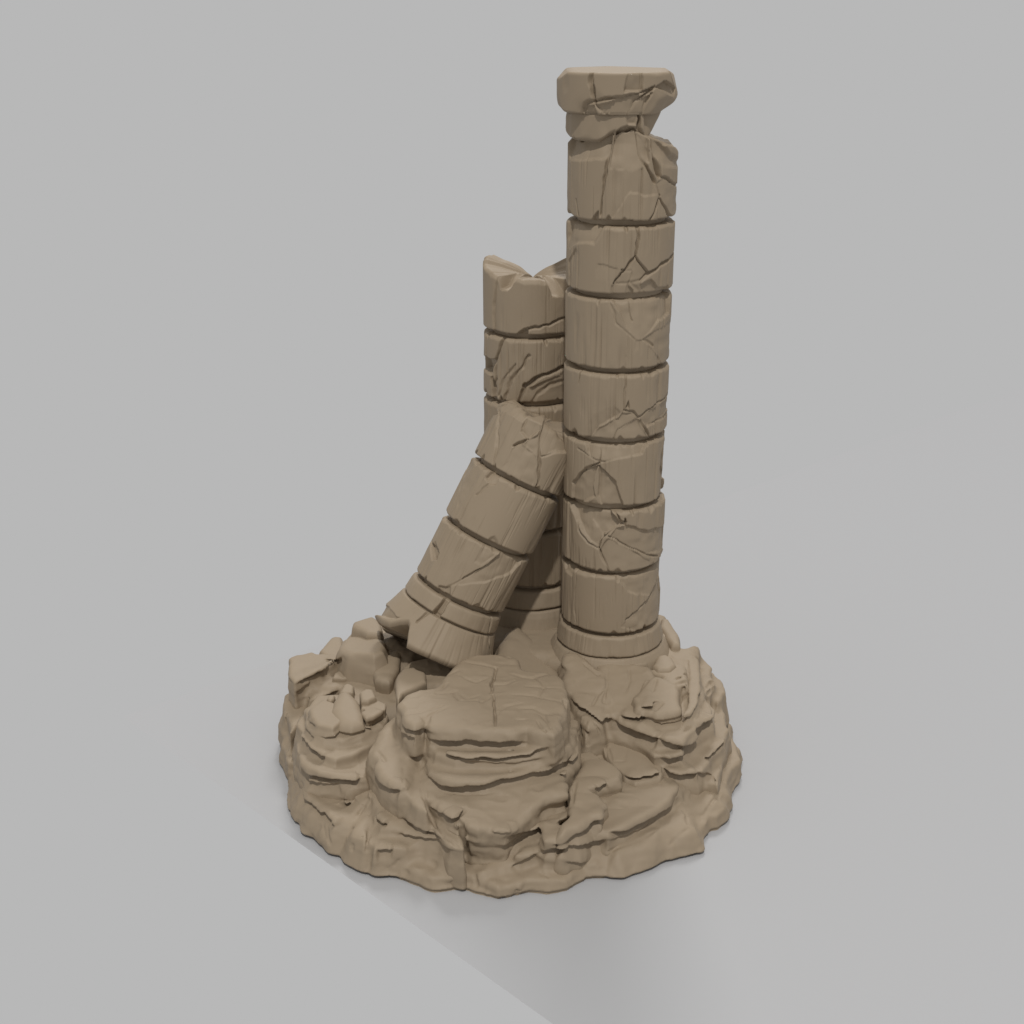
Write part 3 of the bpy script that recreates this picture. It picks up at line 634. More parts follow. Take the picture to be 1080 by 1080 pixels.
# rock: thing, part, outline, top, bottom, side slope, rounding, tilt of the top, roughness, cracks
ROCKS = [
 ('rocky_base','',[(-1.0088,0.1589),(-0.973,0.0302),(-0.9664,-0.0936),(-0.9223,-0.2565),(-0.8502,-0.411),(-0.7649,-0.5451),(-0.7199,-0.61),(-0.7017,-0.61),(-0.6528,-0.6545),(-0.6096,-0.6859),(-0.5972,-0.6671),(-0.5591,-0.6859),(-0.5006,-0.7354),(-0.3859,-0.8438),(-0.2945,-0.9139),(-0.2259,-0.8965),(-0.1492,-0.9081),(-0.128,-0.9253),(-0.0962,-0.9596),(-0.0514,-0.9709),(0.0,-0.9596),(0.0621,-0.9312),(0.1378,-0.9426),(0.2008,-0.9196),(0.2667,-0.8438),(0.3235,-0.832),(0.3917,-0.7599),(0.4859,-0.6983),(0.5718,-0.6671),(0.7088,-0.6418),(0.7817,-0.5582),(0.7989,-0.5122),(0.8258,-0.5055),(0.8558,-0.4248),(0.8608,-0.3627),(0.8781,-0.3488),(0.8818,-0.242),(0.8924,-0.1389),(0.9169,-0.0784),(0.9701,0.0381),(0.9687,0.1671),(0.9874,0.238),(0.9486,0.4316),(0.9002,0.6542),(0.755,0.8672),(0.5034,1.0221),(0.1936,1.0802),(-0.1452,1.0608),(-0.4646,0.9446),(-0.726,0.751),(-0.9002,0.48),(-0.997,0.238)],0.06,-0.03,-0.45,0.02,(0,0),0.016,[]),
 ('rocky_base','',[(0.86,0.06),(0.8389,0.2469),(0.7768,0.4245),(0.6767,0.5837),(0.5437,0.7167),(0.3845,0.8168),(0.2069,0.8789),(0.02,0.9),(-0.1669,0.8789),(-0.3445,0.8168),(-0.5037,0.7167),(-0.6367,0.5837),(-0.7368,0.4245),(-0.7989,0.2469),(-0.82,0.06),(-0.7989,-0.1269),(-0.7368,-0.3045),(-0.6367,-0.4637),(-0.5037,-0.5967),(-0.3445,-0.6968),(-0.1669,-0.7589),(0.02,-0.78),(0.2069,-0.7589),(0.3845,-0.6968),(0.5437,-0.5967),(0.6767,-0.4637),(0.7768,-0.3045),(0.8389,-0.1269)],0.17,-0.02,-0.45,0.05,(0,0),0.022,[]),
 ('rocky_base','',[(0.77,-0.1),(0.7622,-0.031),(0.7393,0.0345),(0.7024,0.0933),(0.6533,0.1424),(0.5945,0.1793),(0.529,0.2022),(0.46,0.21),(0.391,0.2022),(0.3255,0.1793),(0.2667,0.1424),(0.2176,0.0933),(0.1807,0.0345),(0.1578,-0.031),(0.15,-0.1),(0.1578,-0.169),(0.1807,-0.2345),(0.2176,-0.2933),(0.2667,-0.3424),(0.3255,-0.3793),(0.391,-0.4022),(0.46,-0.41),(0.529,-0.4022),(0.5945,-0.3793),(0.6533,-0.3424),(0.7024,-0.2933),(0.7393,-0.2345),(0.7622,-0.169)],0.2,0.0,-0.7,0.04,(0,0.1),0.018,[]),
 ('rocky_base','',[(-0.23,0.17),(-0.2333,0.1989),(-0.2429,0.2264),(-0.2584,0.2511),(-0.2789,0.2716),(-0.3036,0.2871),(-0.3311,0.2967),(-0.36,0.3),(-0.3889,0.2967),(-0.4164,0.2871),(-0.4411,0.2716),(-0.4616,0.2511),(-0.4771,0.2264),(-0.4867,0.1989),(-0.49,0.17),(-0.4867,0.1411),(-0.4771,0.1136),(-0.4616,0.0889),(-0.4411,0.0684),(-0.4164,0.0529),(-0.3889,0.0433),(-0.36,0.04),(-0.3311,0.0433),(-0.3036,0.0529),(-0.2789,0.0684),(-0.2584,0.0889),(-0.2429,0.1136),(-0.2333,0.1411)],0.385,0.0,-0.5,0.04,(0,0),0.02,[]),
 ('rocky_base','',[(-0.36,0.5),(-0.365,0.5445),(-0.3798,0.5868),(-0.4036,0.6247),(-0.4353,0.6564),(-0.4732,0.6802),(-0.5155,0.695),(-0.56,0.7),(-0.6045,0.695),(-0.6468,0.6802),(-0.6847,0.6564),(-0.7164,0.6247),(-0.7402,0.5868),(-0.755,0.5445),(-0.76,0.5),(-0.755,0.4555),(-0.7402,0.4132),(-0.7164,0.3753),(-0.6847,0.3436),(-0.6468,0.3198),(-0.6045,0.305),(-0.56,0.3),(-0.5155,0.305),(-0.4732,0.3198),(-0.4353,0.3436),(-0.4036,0.3753),(-0.3798,0.4132),(-0.365,0.4555)],0.375,0.0,-0.5,0.04,(0,0),0.02,[]),
 ('rocky_base','',[(-0.2,0.26),(-0.207,0.3223),(-0.2277,0.3815),(-0.2611,0.4346),(-0.3054,0.4789),(-0.3585,0.5123),(-0.4177,0.533),(-0.48,0.54),(-0.5423,0.533),(-0.6015,0.5123),(-0.6546,0.4789),(-0.6989,0.4346),(-0.7323,0.3815),(-0.753,0.3223),(-0.76,0.26),(-0.753,0.1977),(-0.7323,0.1385),(-0.6989,0.0854),(-0.6546,0.0411),(-0.6015,0.0077),(-0.5423,-0.013),(-0.48,-0.02),(-0.4177,-0.013),(-0.3585,0.0077),(-0.3054,0.0411),(-0.2611,0.0854),(-0.2277,0.1385),(-0.207,0.1977)],0.3,0.0,-0.5,0.04,(0,0),0.015,[]),
 ('rocky_base','',[(0.64,0.42),(0.626,0.5446),(0.5845,0.663),(0.5178,0.7692),(0.4292,0.8578),(0.323,0.9245),(0.2046,0.966),(0.08,0.98),(-0.0446,0.966),(-0.163,0.9245),(-0.2692,0.8578),(-0.3578,0.7692),(-0.4245,0.663),(-0.466,0.5446),(-0.48,0.42),(-0.466,0.2954),(-0.4245,0.177),(-0.3578,0.0708),(-0.2692,-0.0178),(-0.163,-0.0845),(-0.0446,-0.126),(0.08,-0.14),(0.2046,-0.126),(0.323,-0.0845),(0.4292,-0.0178),(0.5178,0.0708),(0.5845,0.177),(0.626,0.2954)],0.29,0.0,-0.5,0.05,(0,0),0.02,[]),
 ('rocky_base','',[(-0.16,0.42),(-0.22,0.7),(-0.12,0.95),(0.15,1.05),(0.5,0.95),(0.72,0.7),(0.74,0.45),(0.6,0.22),(0.3,0.2),(0.0,0.34)],0.4,0.05,-0.5,0.04,(0,0),0.012,[]),
 ('rocky_base','',[(-0.6244,-0.5809),(-0.5647,-0.6942),(-0.4963,-0.707),(-0.4317,-0.7367),(-0.3338,-0.6942),(-0.256,-0.7155),(-0.1929,-0.7409),(-0.1665,-0.828),(-0.1373,-0.8686),(-0.1175,-0.4354),(-0.4688,-0.4354)],0.1,0.0,-0.6,0.04,(0,0),0.02,[]),
 ('rocky_base','',[(-0.8827,-0.2853),(-0.8642,-0.4006),(-0.8104,-0.521),(-0.7685,-0.5391),(-0.6921,-0.6455),(-0.6418,-0.6628),(-0.6162,-0.7228),(-0.5556,-0.7566),(-0.5691,-0.4006),(-0.7338,-0.2853)],0.11,0.0,-0.6,0.04,(0,0),0.012,[]),
 ('rocky_base','',[(-0.1147,-0.8992),(0.0,-0.8622),(0.1283,-0.7673),(0.2969,-0.6958),(0.4498,-0.636),(0.5922,-0.5196),(0.6801,-0.5196),(0.7529,-0.3914),(0.8168,-0.2576),(0.5714,-0.1022),(0.0761,-0.5474)],0.09,0.0,-0.6,0.04,(0,0),0.016,[]),
 ('rocky_base','',[(0.3695,-0.7131),(0.4826,-0.5924),(0.6151,-0.4739),(0.7054,-0.4237),(0.7041,-0.6332),(0.6152,-0.6601),(0.5151,-0.7393),(0.4062,-0.8227)],0.11,0.0,-0.6,0.04,(0,0),0.012,[]),
 ('rocky_base','',[(0.6635,-0.5631),(0.8023,-0.4579),(0.8635,-0.349),(0.9058,-0.1587),(0.8443,-0.0389),(0.6355,-0.2742)],0.1,0.0,-0.6,0.04,(0,0),0.012,[]),
 ('flat_boulder','',[(-0.0542,0.1749),(0.033,0.1188),(0.053,0.0273),(0.1337,-0.0086),(0.1931,-0.053),(0.2146,-0.1312),(0.2229,-0.2327),(0.2172,-0.3948),(0.1951,-0.4881),(0.1558,-0.5562),(0.1116,-0.5412),(0.0598,-0.511),(-0.0373,-0.5261),(-0.1493,-0.5186),(-0.326,-0.4957),(-0.3478,-0.4418),(-0.3892,-0.5034),(-0.4386,-0.4418),(-0.4516,-0.3148),(-0.4302,-0.2327),(-0.3943,-0.1824),(-0.333,-0.1484),(-0.2965,-0.0793),(-0.2451,0.0454),(-0.1908,0.1467)],0.47,0.335,-0.1,0.028,(0,0),0.01,[([(-0.1304,0.1391),(-0.0662,0.1573),(-0.0015,0.115)],0.014,0.008),([(-0.203,0.0554),(-0.1283,0.0319),(-0.0753,0.0144)],0.014,0.007),([(-0.3166,-0.216),(-0.2463,-0.1943),(-0.2228,-0.2804),(-0.1521,-0.291)],0.014,0.008),([(-0.3371,-0.1169),(-0.3036,-0.0605),(-0.2319,-0.0261)],0.014,0.007),([(0.0,-0.0343),(0.0831,-0.0799),(0.1569,-0.0343)],0.014,0.008),([(0.0298,-0.3613),(0.0995,-0.3509),(0.1628,-0.4024)],0.014,0.008),([(0.1039,-0.0799),(0.1332,-0.1692),(0.1212,-0.2561)],0.012,0.007),([(-0.0727,0.0202),(-0.0816,-0.1057),(-0.0852,-0.2215)],0.01,0.02),([(-0.0784,-0.2377),(-0.0731,-0.3849),(-0.0684,-0.4958)],0.008,0.018),([(-0.3963,-0.1614),(-0.3626,-0.1225),(-0.3242,-0.0662)],0.007,0.012),([(-0.3035,-0.1724),(-0.2749,-0.1225)],0.012,0.01),([(-0.2361,-0.1943),(-0.193,-0.2698),(-0.143,-0.2484)],0.012,0.006),([(-0.0785,-0.1503),(-0.022,-0.1392),(0.0192,-0.1057)],0.012,0.006),([(-0.2604,-0.3435),(-0.3361,-0.4155),(-0.3419,-0.4858)],0.01,0.008),([(-0.2303,-0.0718),(-0.1561,-0.1281),(-0.09,-0.0605)],0.012,0.005),([(-0.0606,-0.4053),(-0.0213,-0.3435),(0.0386,-0.3226)],0.012,0.006),([(-0.1574,-0.2804),(-0.1313,-0.3226),(-0.0825,-0.2377)],0.012,0.006),([(0.1186,-0.3922),(0.1465,-0.4631)],0.01,0.01),([(0.0196,-0.453),(0.0637,-0.443)],0.008,0.008),([(0.0,-0.2453),(0.101,-0.2561),(0.2107,-0.2986)],0.012,0.005),([(0.0666,-0.1692),(0.1329,-0.1802),(0.2042,-0.1912)],0.012,0.005)]),
 ('flat_boulder','',[(-0.3407,-0.4466),(-0.3011,-0.5421),(-0.2184,-0.5897),(-0.0577,-0.5949),(0.0675,-0.5686),(0.1353,-0.5421),(0.1608,-0.4974),(0.1706,-0.406),(0.1993,-0.0733),(-0.0631,-0.0318),(-0.3482,-0.1749)],0.385,0.26,-0.1,0.022,(0,0),0.006,[]),
 ('flat_boulder','',[(-0.345,-0.5363),(-0.3259,-0.6057),(-0.2609,-0.66),(-0.1892,-0.6868),(-0.0923,-0.6818),(0.0137,-0.6228),(0.1219,-0.5573),(0.2052,-0.4921),(0.2557,-0.3742),(0.2772,-0.2225),(0.2636,-0.0632),(0.2282,0.0405),(-0.0651,0.1475),(-0.3501,-0.1637)],0.325,0.19,-0.1,0.02,(0,0),0.008,[]),
 ('flat_boulder','',[(-0.348,-0.6244),(-0.2524,-0.6663),(-0.1457,-0.6779),(-0.0218,-0.6713),(0.1215,-0.5938),(0.2132,-0.5387),(0.2681,-0.4236),(0.293,-0.2852),(0.2875,-0.0907),(-0.0649,0.1163),(-0.3549,-0.0907)],0.285,0.16,-0.1,0.015,(0,0),0.01,[]),
 ('flat_boulder','',[(-0.3544,-0.6605),(-0.3065,-0.7288),(-0.2484,-0.8086),(-0.1998,-0.8606),(-0.1792,-0.8347),(-0.153,-0.8734),(-0.0888,-0.8862),(-0.0249,-0.8734),(0.0432,-0.802),(0.1279,-0.722),(0.2099,-0.6743),(0.2273,-0.6048),(0.215,-0.5337),(0.1149,-0.4386),(-0.1514,-0.512),(-0.3507,-0.5337)],0.265,0.045,0.08,0.03,(0,0.12),0.018,[]),
 ('flat_boulder','',[(-0.3327,-0.6383),(-0.2569,-0.6604),(-0.231,-0.7085),(-0.2067,-0.7214),(-0.2072,-0.8398),(-0.1858,-0.9214),(-0.2325,-0.9053),(-0.2771,-0.8398),(-0.3109,-0.73)],0.19,0,-0.1,0.015,(0,0),0.008,[]),
 ('flat_boulder','',[(-0.5709,-0.4141),(-0.564,-0.489),(-0.5385,-0.5621),(-0.4951,-0.6335),(-0.4465,-0.6894),(-0.4099,-0.6894),(-0.387,-0.5909),(-0.3593,-0.4292),(-0.3939,-0.2425),(-0.4628,-0.1613),(-0.5081,-0.194),(-0.5537,-0.306)],0.325,0.125,-0.1,0.045,(0,0.1),0.012,[]),
 ('flat_boulder','',[(-0.4706,-0.2368),(-0.4577,-0.3574),(-0.4177,-0.4353),(-0.3636,-0.4507),(-0.3363,-0.3966),(-0.3355,-0.1955)],0.415,0.27,-0.1,0.018,(0,0),0.006,[]),
 ('flat_boulder','',[(-0.4836,-0.2415),(-0.4634,-0.3526),(-0.4119,-0.4297),(-0.3474,-0.4899),(-0.271,-0.337),(-0.3199,-0.1346)],0.36,0.21000000000000002,-0.1,0.02,(0,0),0.006,[]),
 ('flat_boulder','',[(-0.4291,-0.6434),(-0.4346,-0.5154),(-0.4079,-0.4044),(-0.3541,-0.3358),(-0.3374,-0.4269),(-0.3502,-0.5371),(-0.3551,-0.6434),(-0.3289,-0.7794),(-0.3627,-0.7594),(-0.3867,-0.7258)],0.28,0.1,-0.12,0.016,(0,0.1),0.007,[]),
 ('rocky_base','',[(-0.5495,-0.4942),(-0.5313,-0.6547),(-0.4942,-0.7417),(-0.421,-0.7417),(-0.3641,-0.7745),(-0.2962,-0.8198),(-0.2281,-0.8958),(-0.2734,-0.6884),(-0.3524,-0.5369),(-0.4617,-0.4436)],0.18,0.05,-0.25,0.03,(0,0),0.014,[]),
 ('rocky_base','',[(-0.5441,-0.6159),(-0.5479,-0.736),(-0.5354,-0.8324),(-0.493,-0.8197),(-0.4169,-0.8197),(-0.3281,-0.7878),(-0.2546,-0.8006),(-0.1979,-0.8639),(-0.2603,-0.6699),(-0.4513,-0.6022)],0.125,0.0,-0.3,0.025,(0,0),0.014,[]),
 ('rocky_base','',[(0.0987,-0.8315),(0.1166,-0.8727),(0.1536,-0.8768),(0.2015,-0.8315),(0.2435,-0.8315),(0.2773,-0.8081),(0.3243,-0.7214),(0.3119,-0.6867),(0.2688,-0.5801),(0.2604,-0.4317),(0.2224,-0.5161),(0.2312,-0.6692),(0.2044,-0.7472),(0.1377,-0.7643)],0.19,0.010000000000000009,-0.1,0.025,(0,0),0.012,[]),
 ('rocky_base','',[(0.0334,-0.8488),(0.099,-0.8406),(0.1556,-0.8242),(0.2123,-0.816),(0.2793,-0.7912),(0.3654,-0.7745),(0.3707,-0.6896),(0.1881,-0.6896),(0.0676,-0.7239)],0.125,0.03,-0.1,0.03,(0,0),0.014,[]),
 ('left_outcrop','',[(-0.9279,-0.1534),(-0.8882,-0.2644),(-0.8501,-0.3414),(-0.8119,-0.424),(-0.764,-0.4681),(-0.7034,-0.4972),(-0.6448,-0.5116),(-0.5976,-0.49),(-0.5771,-0.3414),(-0.5571,-0.1209),(-0.6644,0.0636),(-0.8359,0.107),(-0.9159,0.0208)],0.23,0.08000000000000002,-0.1,0.022,(0,0),0.012,[]),
 ('left_outcrop','',[(-0.9078,-0.1362),(-0.8683,-0.2489),(-0.8165,-0.3425),(-0.7633,-0.3958),(-0.7221,-0.4183),(-0.6492,-0.3806),(-0.5583,-0.2726),(-0.5376,-0.1444),(-0.5763,0.0234),(-0.6882,0.1106),(-0.8342,0.1106),(-0.8974,0.0234)],0.275,0.14,-0.1,0.016,(0,0),0.009,[]),
 ('left_outcrop','',[(-0.8843,-0.0856),(-0.8668,-0.185),(-0.8244,-0.2655),(-0.7666,-0.3206),(-0.6996,-0.3284),(-0.625,-0.2971),(-0.5459,-0.2174),(-0.5249,-0.1356),(-0.5698,-0.0347),(-0.6598,0.0519),(-0.8454,0.0519)],0.32,0.24,-0.1,0.02,(0,0),0.008,[]),
 ('left_outcrop','',[(-0.8538,-0.1503),(-0.836,-0.2242),(-0.8002,-0.2885),(-0.7388,-0.3123),(-0.7071,-0.2485),(-0.7439,-0.1001),(-0.8106,-0.049)],0.355,0.28,-0.25,0.016,(0,0),0.006,[]),
 ('rocky_base','',[(-0.8552,-0.3667),(-0.8487,-0.4143),(-0.8087,-0.4889),(-0.75,-0.5617),(-0.681,-0.6503),(-0.6248,-0.6328),(-0.5768,-0.5255),(-0.5876,-0.3572),(-0.6759,-0.3379),(-0.8056,-0.3185)],0.13,0.03,-0.5,0.03,(0,0),0.014,[]),
 ('rocky_base','',[(-0.6214,-0.7099),(-0.6122,-0.7524),(-0.5709,-0.786),(-0.548,-0.7777),(-0.5528,-0.623),(-0.5496,-0.4412),(-0.6066,-0.208),(-0.6338,-0.2481),(-0.6014,-0.623)],0.135,0.0,-0.35,0.03,(0,0),0.01,[]),
 ('back_outcrop','',[(-1.0108,0.352),(-0.9824,0.396),(-0.9361,0.4278),(-0.9147,0.4367),(-0.8954,0.4189),(-0.8458,0.4278),(-0.7809,0.4278),(-0.7727,0.3897),(-0.8106,0.3209),(-0.8449,0.284),(-0.8609,0.2354),(-0.9038,0.1875),(-0.955,0.1261),(-0.9912,0.1815)],0.34,0.18,-0.1,0.016,(0,0),0.008,[]),
 ('back_outcrop','',[(-0.9812,0.1914),(-0.9726,0.2268),(-0.9288,0.2686),(-0.828,0.3049),(-0.7613,0.3049),(-0.7093,0.2328),(-0.7494,0.1973),(-0.8902,0.1855),(-0.9525,0.1622)],0.28,0.2,-0.1,0.018,(0,0),0.008,[]),
 ('back_outcrop','',[(-0.9174,0.177),(-0.8345,0.2595),(-0.7153,0.2834),(-0.7054,0.1886),(-0.8026,0.177),(-0.8647,0.1078),(-0.8972,0.1078)],0.26,0.18,-0.15,0.018,(0,0),0.008,[]),
 ('rocky_base','',[(-1.018,0.1463),(-1.0161,0.1807),(-1.0163,0.2743),(-0.9674,0.3221),(-0.9035,0.2625),(-0.8952,0.1577),(-0.911,0.0339),(-0.9232,-0.0317),(-0.9562,-0.096),(-0.9941,0.0339)],0.215,0.05,-0.08,0.03,(0,0),0.012,[]),
 ('rocky_base','',[(-1.0274,0.1328),(-1.0311,0.2119),(-1.0151,0.2348),(-0.9755,0.0774),(-0.9299,0.0229),(-0.9821,0.0121),(-1.0135,0.0774)],0.13,0.0,-0.1,0.02,(0,0),0.01,[]),
 ('rocky_base','',[(-1.008,-0.0094),(-1.0021,0.0661),(-0.9711,0.077),(-0.9464,-0.02),(-0.9094,-0.0936),(-0.9099,-0.1655),(-0.9567,-0.1676)],0.11,0,-0.1,0.016,(0,0),0.01,[]),
 ('rocky_base','',[(-0.8778,0.4546),(-0.8688,0.5193),(-0.8525,0.5986),(-0.8341,0.6147),(-0.8041,0.6053),(-0.7787,0.4803),(-0.7814,0.4036),(-0.8489,0.4036)],0.33,0.2,-0.2,0.02,(0,0),0.008,[]),
 ('right_outcrop','',[(0.2141,0.2032),(0.2526,0.222),(0.3027,0.2126),(0.3576,0.1383),(0.409,0.0298),(0.4134,-0.0923),(0.3709,-0.2017),(0.3144,-0.2264),(0.2555,-0.1264),(0.2209,0.0298)],0.405,0.08,-0.18,0.035,(-0.05,0.25),0.012,[]),
 ('right_outcrop','',[(0.3037,0.2293),(0.504,0.2012),(0.6249,0.1457),(0.6452,-0.0676),(0.5907,-0.2188),(0.5054,-0.2023),(0.4292,-0.1608),(0.3801,-0.0503),(0.3656,0.1274)],0.392,0.08,-0.35,0.03,(0,0.22),0.012,[]),
 ('right_outcrop','',[(0.2065,0.0776),(0.2557,-0.0364),(0.3116,-0.1383),(0.3701,-0.1633),(0.4446,-0.1798),(0.5075,-0.237),(0.6231,-0.2612),(0.7141,-0.2532),(0.7503,-0.2126),(0.7841,-0.1299),(0.805,0.007),(0.8256,0.1407),(0.8333,0.2895),(0.8573,0.3278),(0.8673,0.4253),(0.8315,0.4352),(0.7879,0.3958),(0.7488,0.4352),(0.6549,0.4551),(0.4305,0.3568)],0.362,0.25,-0.1,0.03,(0,0.1),0.012,[]),
 ('right_outcrop','',[(0.4346,-0.1098),(0.462,-0.1759),(0.5191,-0.2565),(0.6291,-0.3352),(0.6964,-0.3584),(0.7356,-0.2882),(0.7945,-0.1922),(0.8447,-0.143),(0.8598,-0.0594),(0.8372,0.0177),(0.8228,0.1685),(0.6903,0.355),(0.4618,0.1685)],0.315,0.195,-0.1,0.014,(0,0),0.008,[]),
 ('right_outcrop','',[(0.4283,-0.1017),(0.4923,-0.2154),(0.5802,-0.3786),(0.6421,-0.3786),(0.7205,-0.3019),(0.7801,-0.1994),(0.8567,-0.1017),(0.8846,0.0162),(0.8426,0.1741),(0.6405,0.2652)],0.265,0.2,0.08,0.014,(0,0),0.008,[]),
 ('right_outcrop','',[(0.6055,-0.2987),(0.6123,-0.3894),(0.6873,-0.4117),(0.7664,-0.3969),(0.8227,-0.3216),(0.8994,-0.1655),(0.9287,-0.0433),(0.9277,0.1272),(0.9052,0.2428),(0.7635,0.1979),(0.6045,-0.1415)],0.205,0.08000000000000002,-0.1,0.016,(0,0),0.01,[]),
 ('right_outcrop','',[(0.5848,-0.3721),(0.6792,-0.3646),(0.7452,-0.3348),(0.7954,-0.3721),(0.8421,-0.4015),(0.8759,-0.2971),(0.9159,-0.1256),(0.9414,-0.0033),(0.8311,0.0385),(0.6405,-0.2047)],0.15,0.04000000000000001,-0.1,0.014,(0,0),0.01,[]),
 ('right_outcrop','',[(0.8403,0.4136),(0.8716,0.4389),(0.8967,0.4136),(0.9135,0.3488),(0.899,0.2178),(0.8565,0.1009),(0.8292,0.0553),(0.811,0.1706)],0.3,0.14,-0.1,0.018,(0,0),0.01,[]),
 ('right_outcrop','',[(0.8702,0.3636),(0.9245,0.413),(0.9495,0.327),(0.9561,0.196),(0.9235,0.138),(0.9006,0.1095),(0.8652,0.1495)],0.25,0.09,-0.1,0.018,(0,0),0.01,[]),
 ('right_outcrop','',[(0.7941,0.2877),(0.8355,0.2877),(0.8186,0.119),(0.7995,-0.0192),(0.7662,-0.1733),(0.7393,-0.2265),(0.7177,-0.2371),(0.7676,0.0148)],0.375,0.27,-0.1,0.012,(0,0),0.006,[]),
 ('rocky_base','',[(0.9368,0.1236),(0.9712,0.1347),(0.9729,0.0149),(0.9727,-0.1059),(0.9229,-0.2024),(0.8896,-0.2912),(0.8906,-0.1722)],0.09,0.0,-0.1,0.014,(0,0),0.008,[]),
 ('rocky_base','',[(0.6771,0.1766),(0.7122,0.2007),(0.7625,0.1646),(0.7517,-0.0219),(0.6979,-0.0332),(0.6556,0.07),(0.5904,0.117)],0.4,0.33,-0.25,0.016,(0,0),0.008,[]),
 ('rocky_base','',[(0.5173,-0.1223),(0.5768,0.0237),(0.6172,0.0584),(0.6616,0.0237),(0.7047,-0.0669),(0.7006,-0.1983),(0.6156,-0.2303),(0.5386,-0.1767)],0.4,0.33,-0.35,0.016,(0,0.15),0.01,[]),
 ('cracked_slab','',[(0.3157,0.0063),(0.3564,-0.0031),(0.437,-0.0274),(0.5024,-0.1229),(0.5558,-0.2296),(0.6051,-0.3582),(0.6097,-0.4164),(0.5878,-0.4492),(0.5359,-0.4574),(0.4921,-0.4736),(0.4515,-0.4492),(0.4138,-0.3749),(0.3726,-0.1944)],0.225,0.07,-0.1,0.014,(0,0.1),0.007,[([(0.3448,-0.0497),(0.3904,-0.1944),(0.4101,-0.3666),(0.4333,-0.4655)],0.008,0.014),([(0.3981,-0.0681),(0.4396,-0.1229),(0.4282,-0.1588)],0.008,0.006),([(0.4839,-0.2471),(0.4687,-0.3329),(0.4253,-0.3329)],0.01,0.005)]),
 ('tongue_slab','',[(0.4477,-0.402),(0.5258,-0.3954),(0.596,-0.3822),(0.6405,-0.369),(0.6659,-0.374),(0.6812,-0.4313),(0.6716,-0.4956),(0.6286,-0.5663),(0.5365,-0.6581),(0.4391,-0.7471),(0.3715,-0.7863),(0.3159,-0.769),(0.2782,-0.7103),(0.4166,-0.4797)],0.175,0.035,-0.1,0.022,(0,0.03),0.01,[]),
 ('knobbly_rock','',[(0.2747,-0.2989),(0.3401,-0.2989),(0.3947,-0.4002),(0.4234,-0.4578),(0.4175,-0.5063),(0.3677,-0.5619),(0.3244,-0.5901),(0.3482,-0.6088),(0.3765,-0.6853),(0.339,-0.7673),(0.2983,-0.7746),(0.2548,-0.847),(0.198,-0.8754),(0.2405,-0.6088),(0.2583,-0.4821)],0.235,0.03,-0.1,0.026,(0,0.05),0.016,[]),
 ('block_stone','',[(-0.7726,0.3797),(-0.7721,0.477),(-0.7345,0.5234),(-0.6788,0.5368),(-0.6193,0.5101),(-0.5733,0.3669),(-0.5628,0.2416),(-0.6142,0.2049),(-0.6778,0.2416),(-0.7187,0.2663),(-0.7516,0.3162)],0.41,0.2,-0.3,0.03,(0.15,-0.1),0.008,[]),
 ('block_stone_rear','',[(-0.738,0.5209),(-0.7365,0.5776),(-0.653,0.6367),(-0.6198,0.5886),(-0.5935,0.4809),(-0.5991,0.4153),(-0.6676,0.4283)],0.43,0.2,-0.12,0.03,(0,0),0.006,[]),
 ('round_stone','',[(-0.6227,0.1783),(-0.6179,0.2325),(-0.6009,0.2877),(-0.5608,0.3375),(-0.5173,0.388),(-0.4964,0.3312),(-0.4918,0.2143),(-0.5106,0.119),(-0.5294,0.0839),(-0.5732,0.0955),(-0.6086,0.1307)],0.375,0.27,0.12,0.04,(0,0.1),0.006,[]),
 ('round_stone_foot','',[(-0.6279,0.1898),(-0.629,0.2612),(-0.5332,0.2372),(-0.5041,0.1431),(-0.5584,0.1431)],0.29,0.2,-0.05,0.014,(0,0),0.004,[]),
 ('post_stone','',[(-0.5025,-0.0523),(-0.5005,0.0451),(-0.4729,0.1038),(-0.4227,0.1157),(-0.4075,0.0861),(-0.3793,0.0603),(-0.3689,-0.0297),(-0.4128,-0.0804),(-0.4613,-0.1304),(-0.4745,-0.1958),(-0.4906,-0.1524)],0.425,0.25,0.0,0.024,(0,0),0.005,[]),
 ('wedge_stone','',[(-0.044,0.3992),(-0.0049,0.5169),(0.0208,0.5436),(0.0578,0.5235),(0.1076,0.425),(0.1713,0.2729),(0.2127,0.1933),(0.178,0.1155),(-0.0046,0.1155),(-0.0597,0.2729)],0.405,0.2,-0.45,0.05,(-0.25,0.15),0.012,[]),
 ('dome_stone','',[(-0.7616,-0.1784),(-0.7582,-0.1025),(-0.7464,-0.0415),(-0.721,-0.0247),(-0.6882,-0.0359),(-0.6493,-0.108),(-0.6257,-0.1998),(-0.6205,-0.2683),(-0.6608,-0.2942),(-0.7131,-0.2787)],0.372,0.27,-0.12,0.05,(0,0.12),0.004,[]),
 ('cube_stone','',[(-0.6495,-0.0495),(-0.6263,-0.018),(-0.5939,-0.027),(-0.5747,-0.094),(-0.6055,-0.1269),(-0.6366,-0.1269)],0.385,0.3,-0.05,0.018,(0,0),0.003,[]),
 ('plate_stone','',[(-0.6363,-0.1129),(-0.5988,-0.0965),(-0.5611,-0.08),(-0.5301,-0.1074),(-0.5287,-0.1562),(-0.5771,-0.2202),(-0.6062,-0.2359),(-0.6278,-0.199)],0.36,0.3,0.1,0.014,(0,0),0.004,[]),
 ('pebble','',[(-0.7905,-0.0634),(-0.7845,-0.0266),(-0.7604,-0.03),(-0.7591,-0.0634),(-0.7722,-0.0855)],0.36,0.31,-0.1,0.012,(0,0),0.003,[]),
 ('spike_pebble','',[(-0.7359,0.0077),(-0.7308,0.082),(-0.7139,0.0994),(-0.6861,0.0647),(-0.6829,0.0077),(-0.7081,-0.0036)],0.355,0.28,-0.1,0.014,(0,0),0.003,[]),
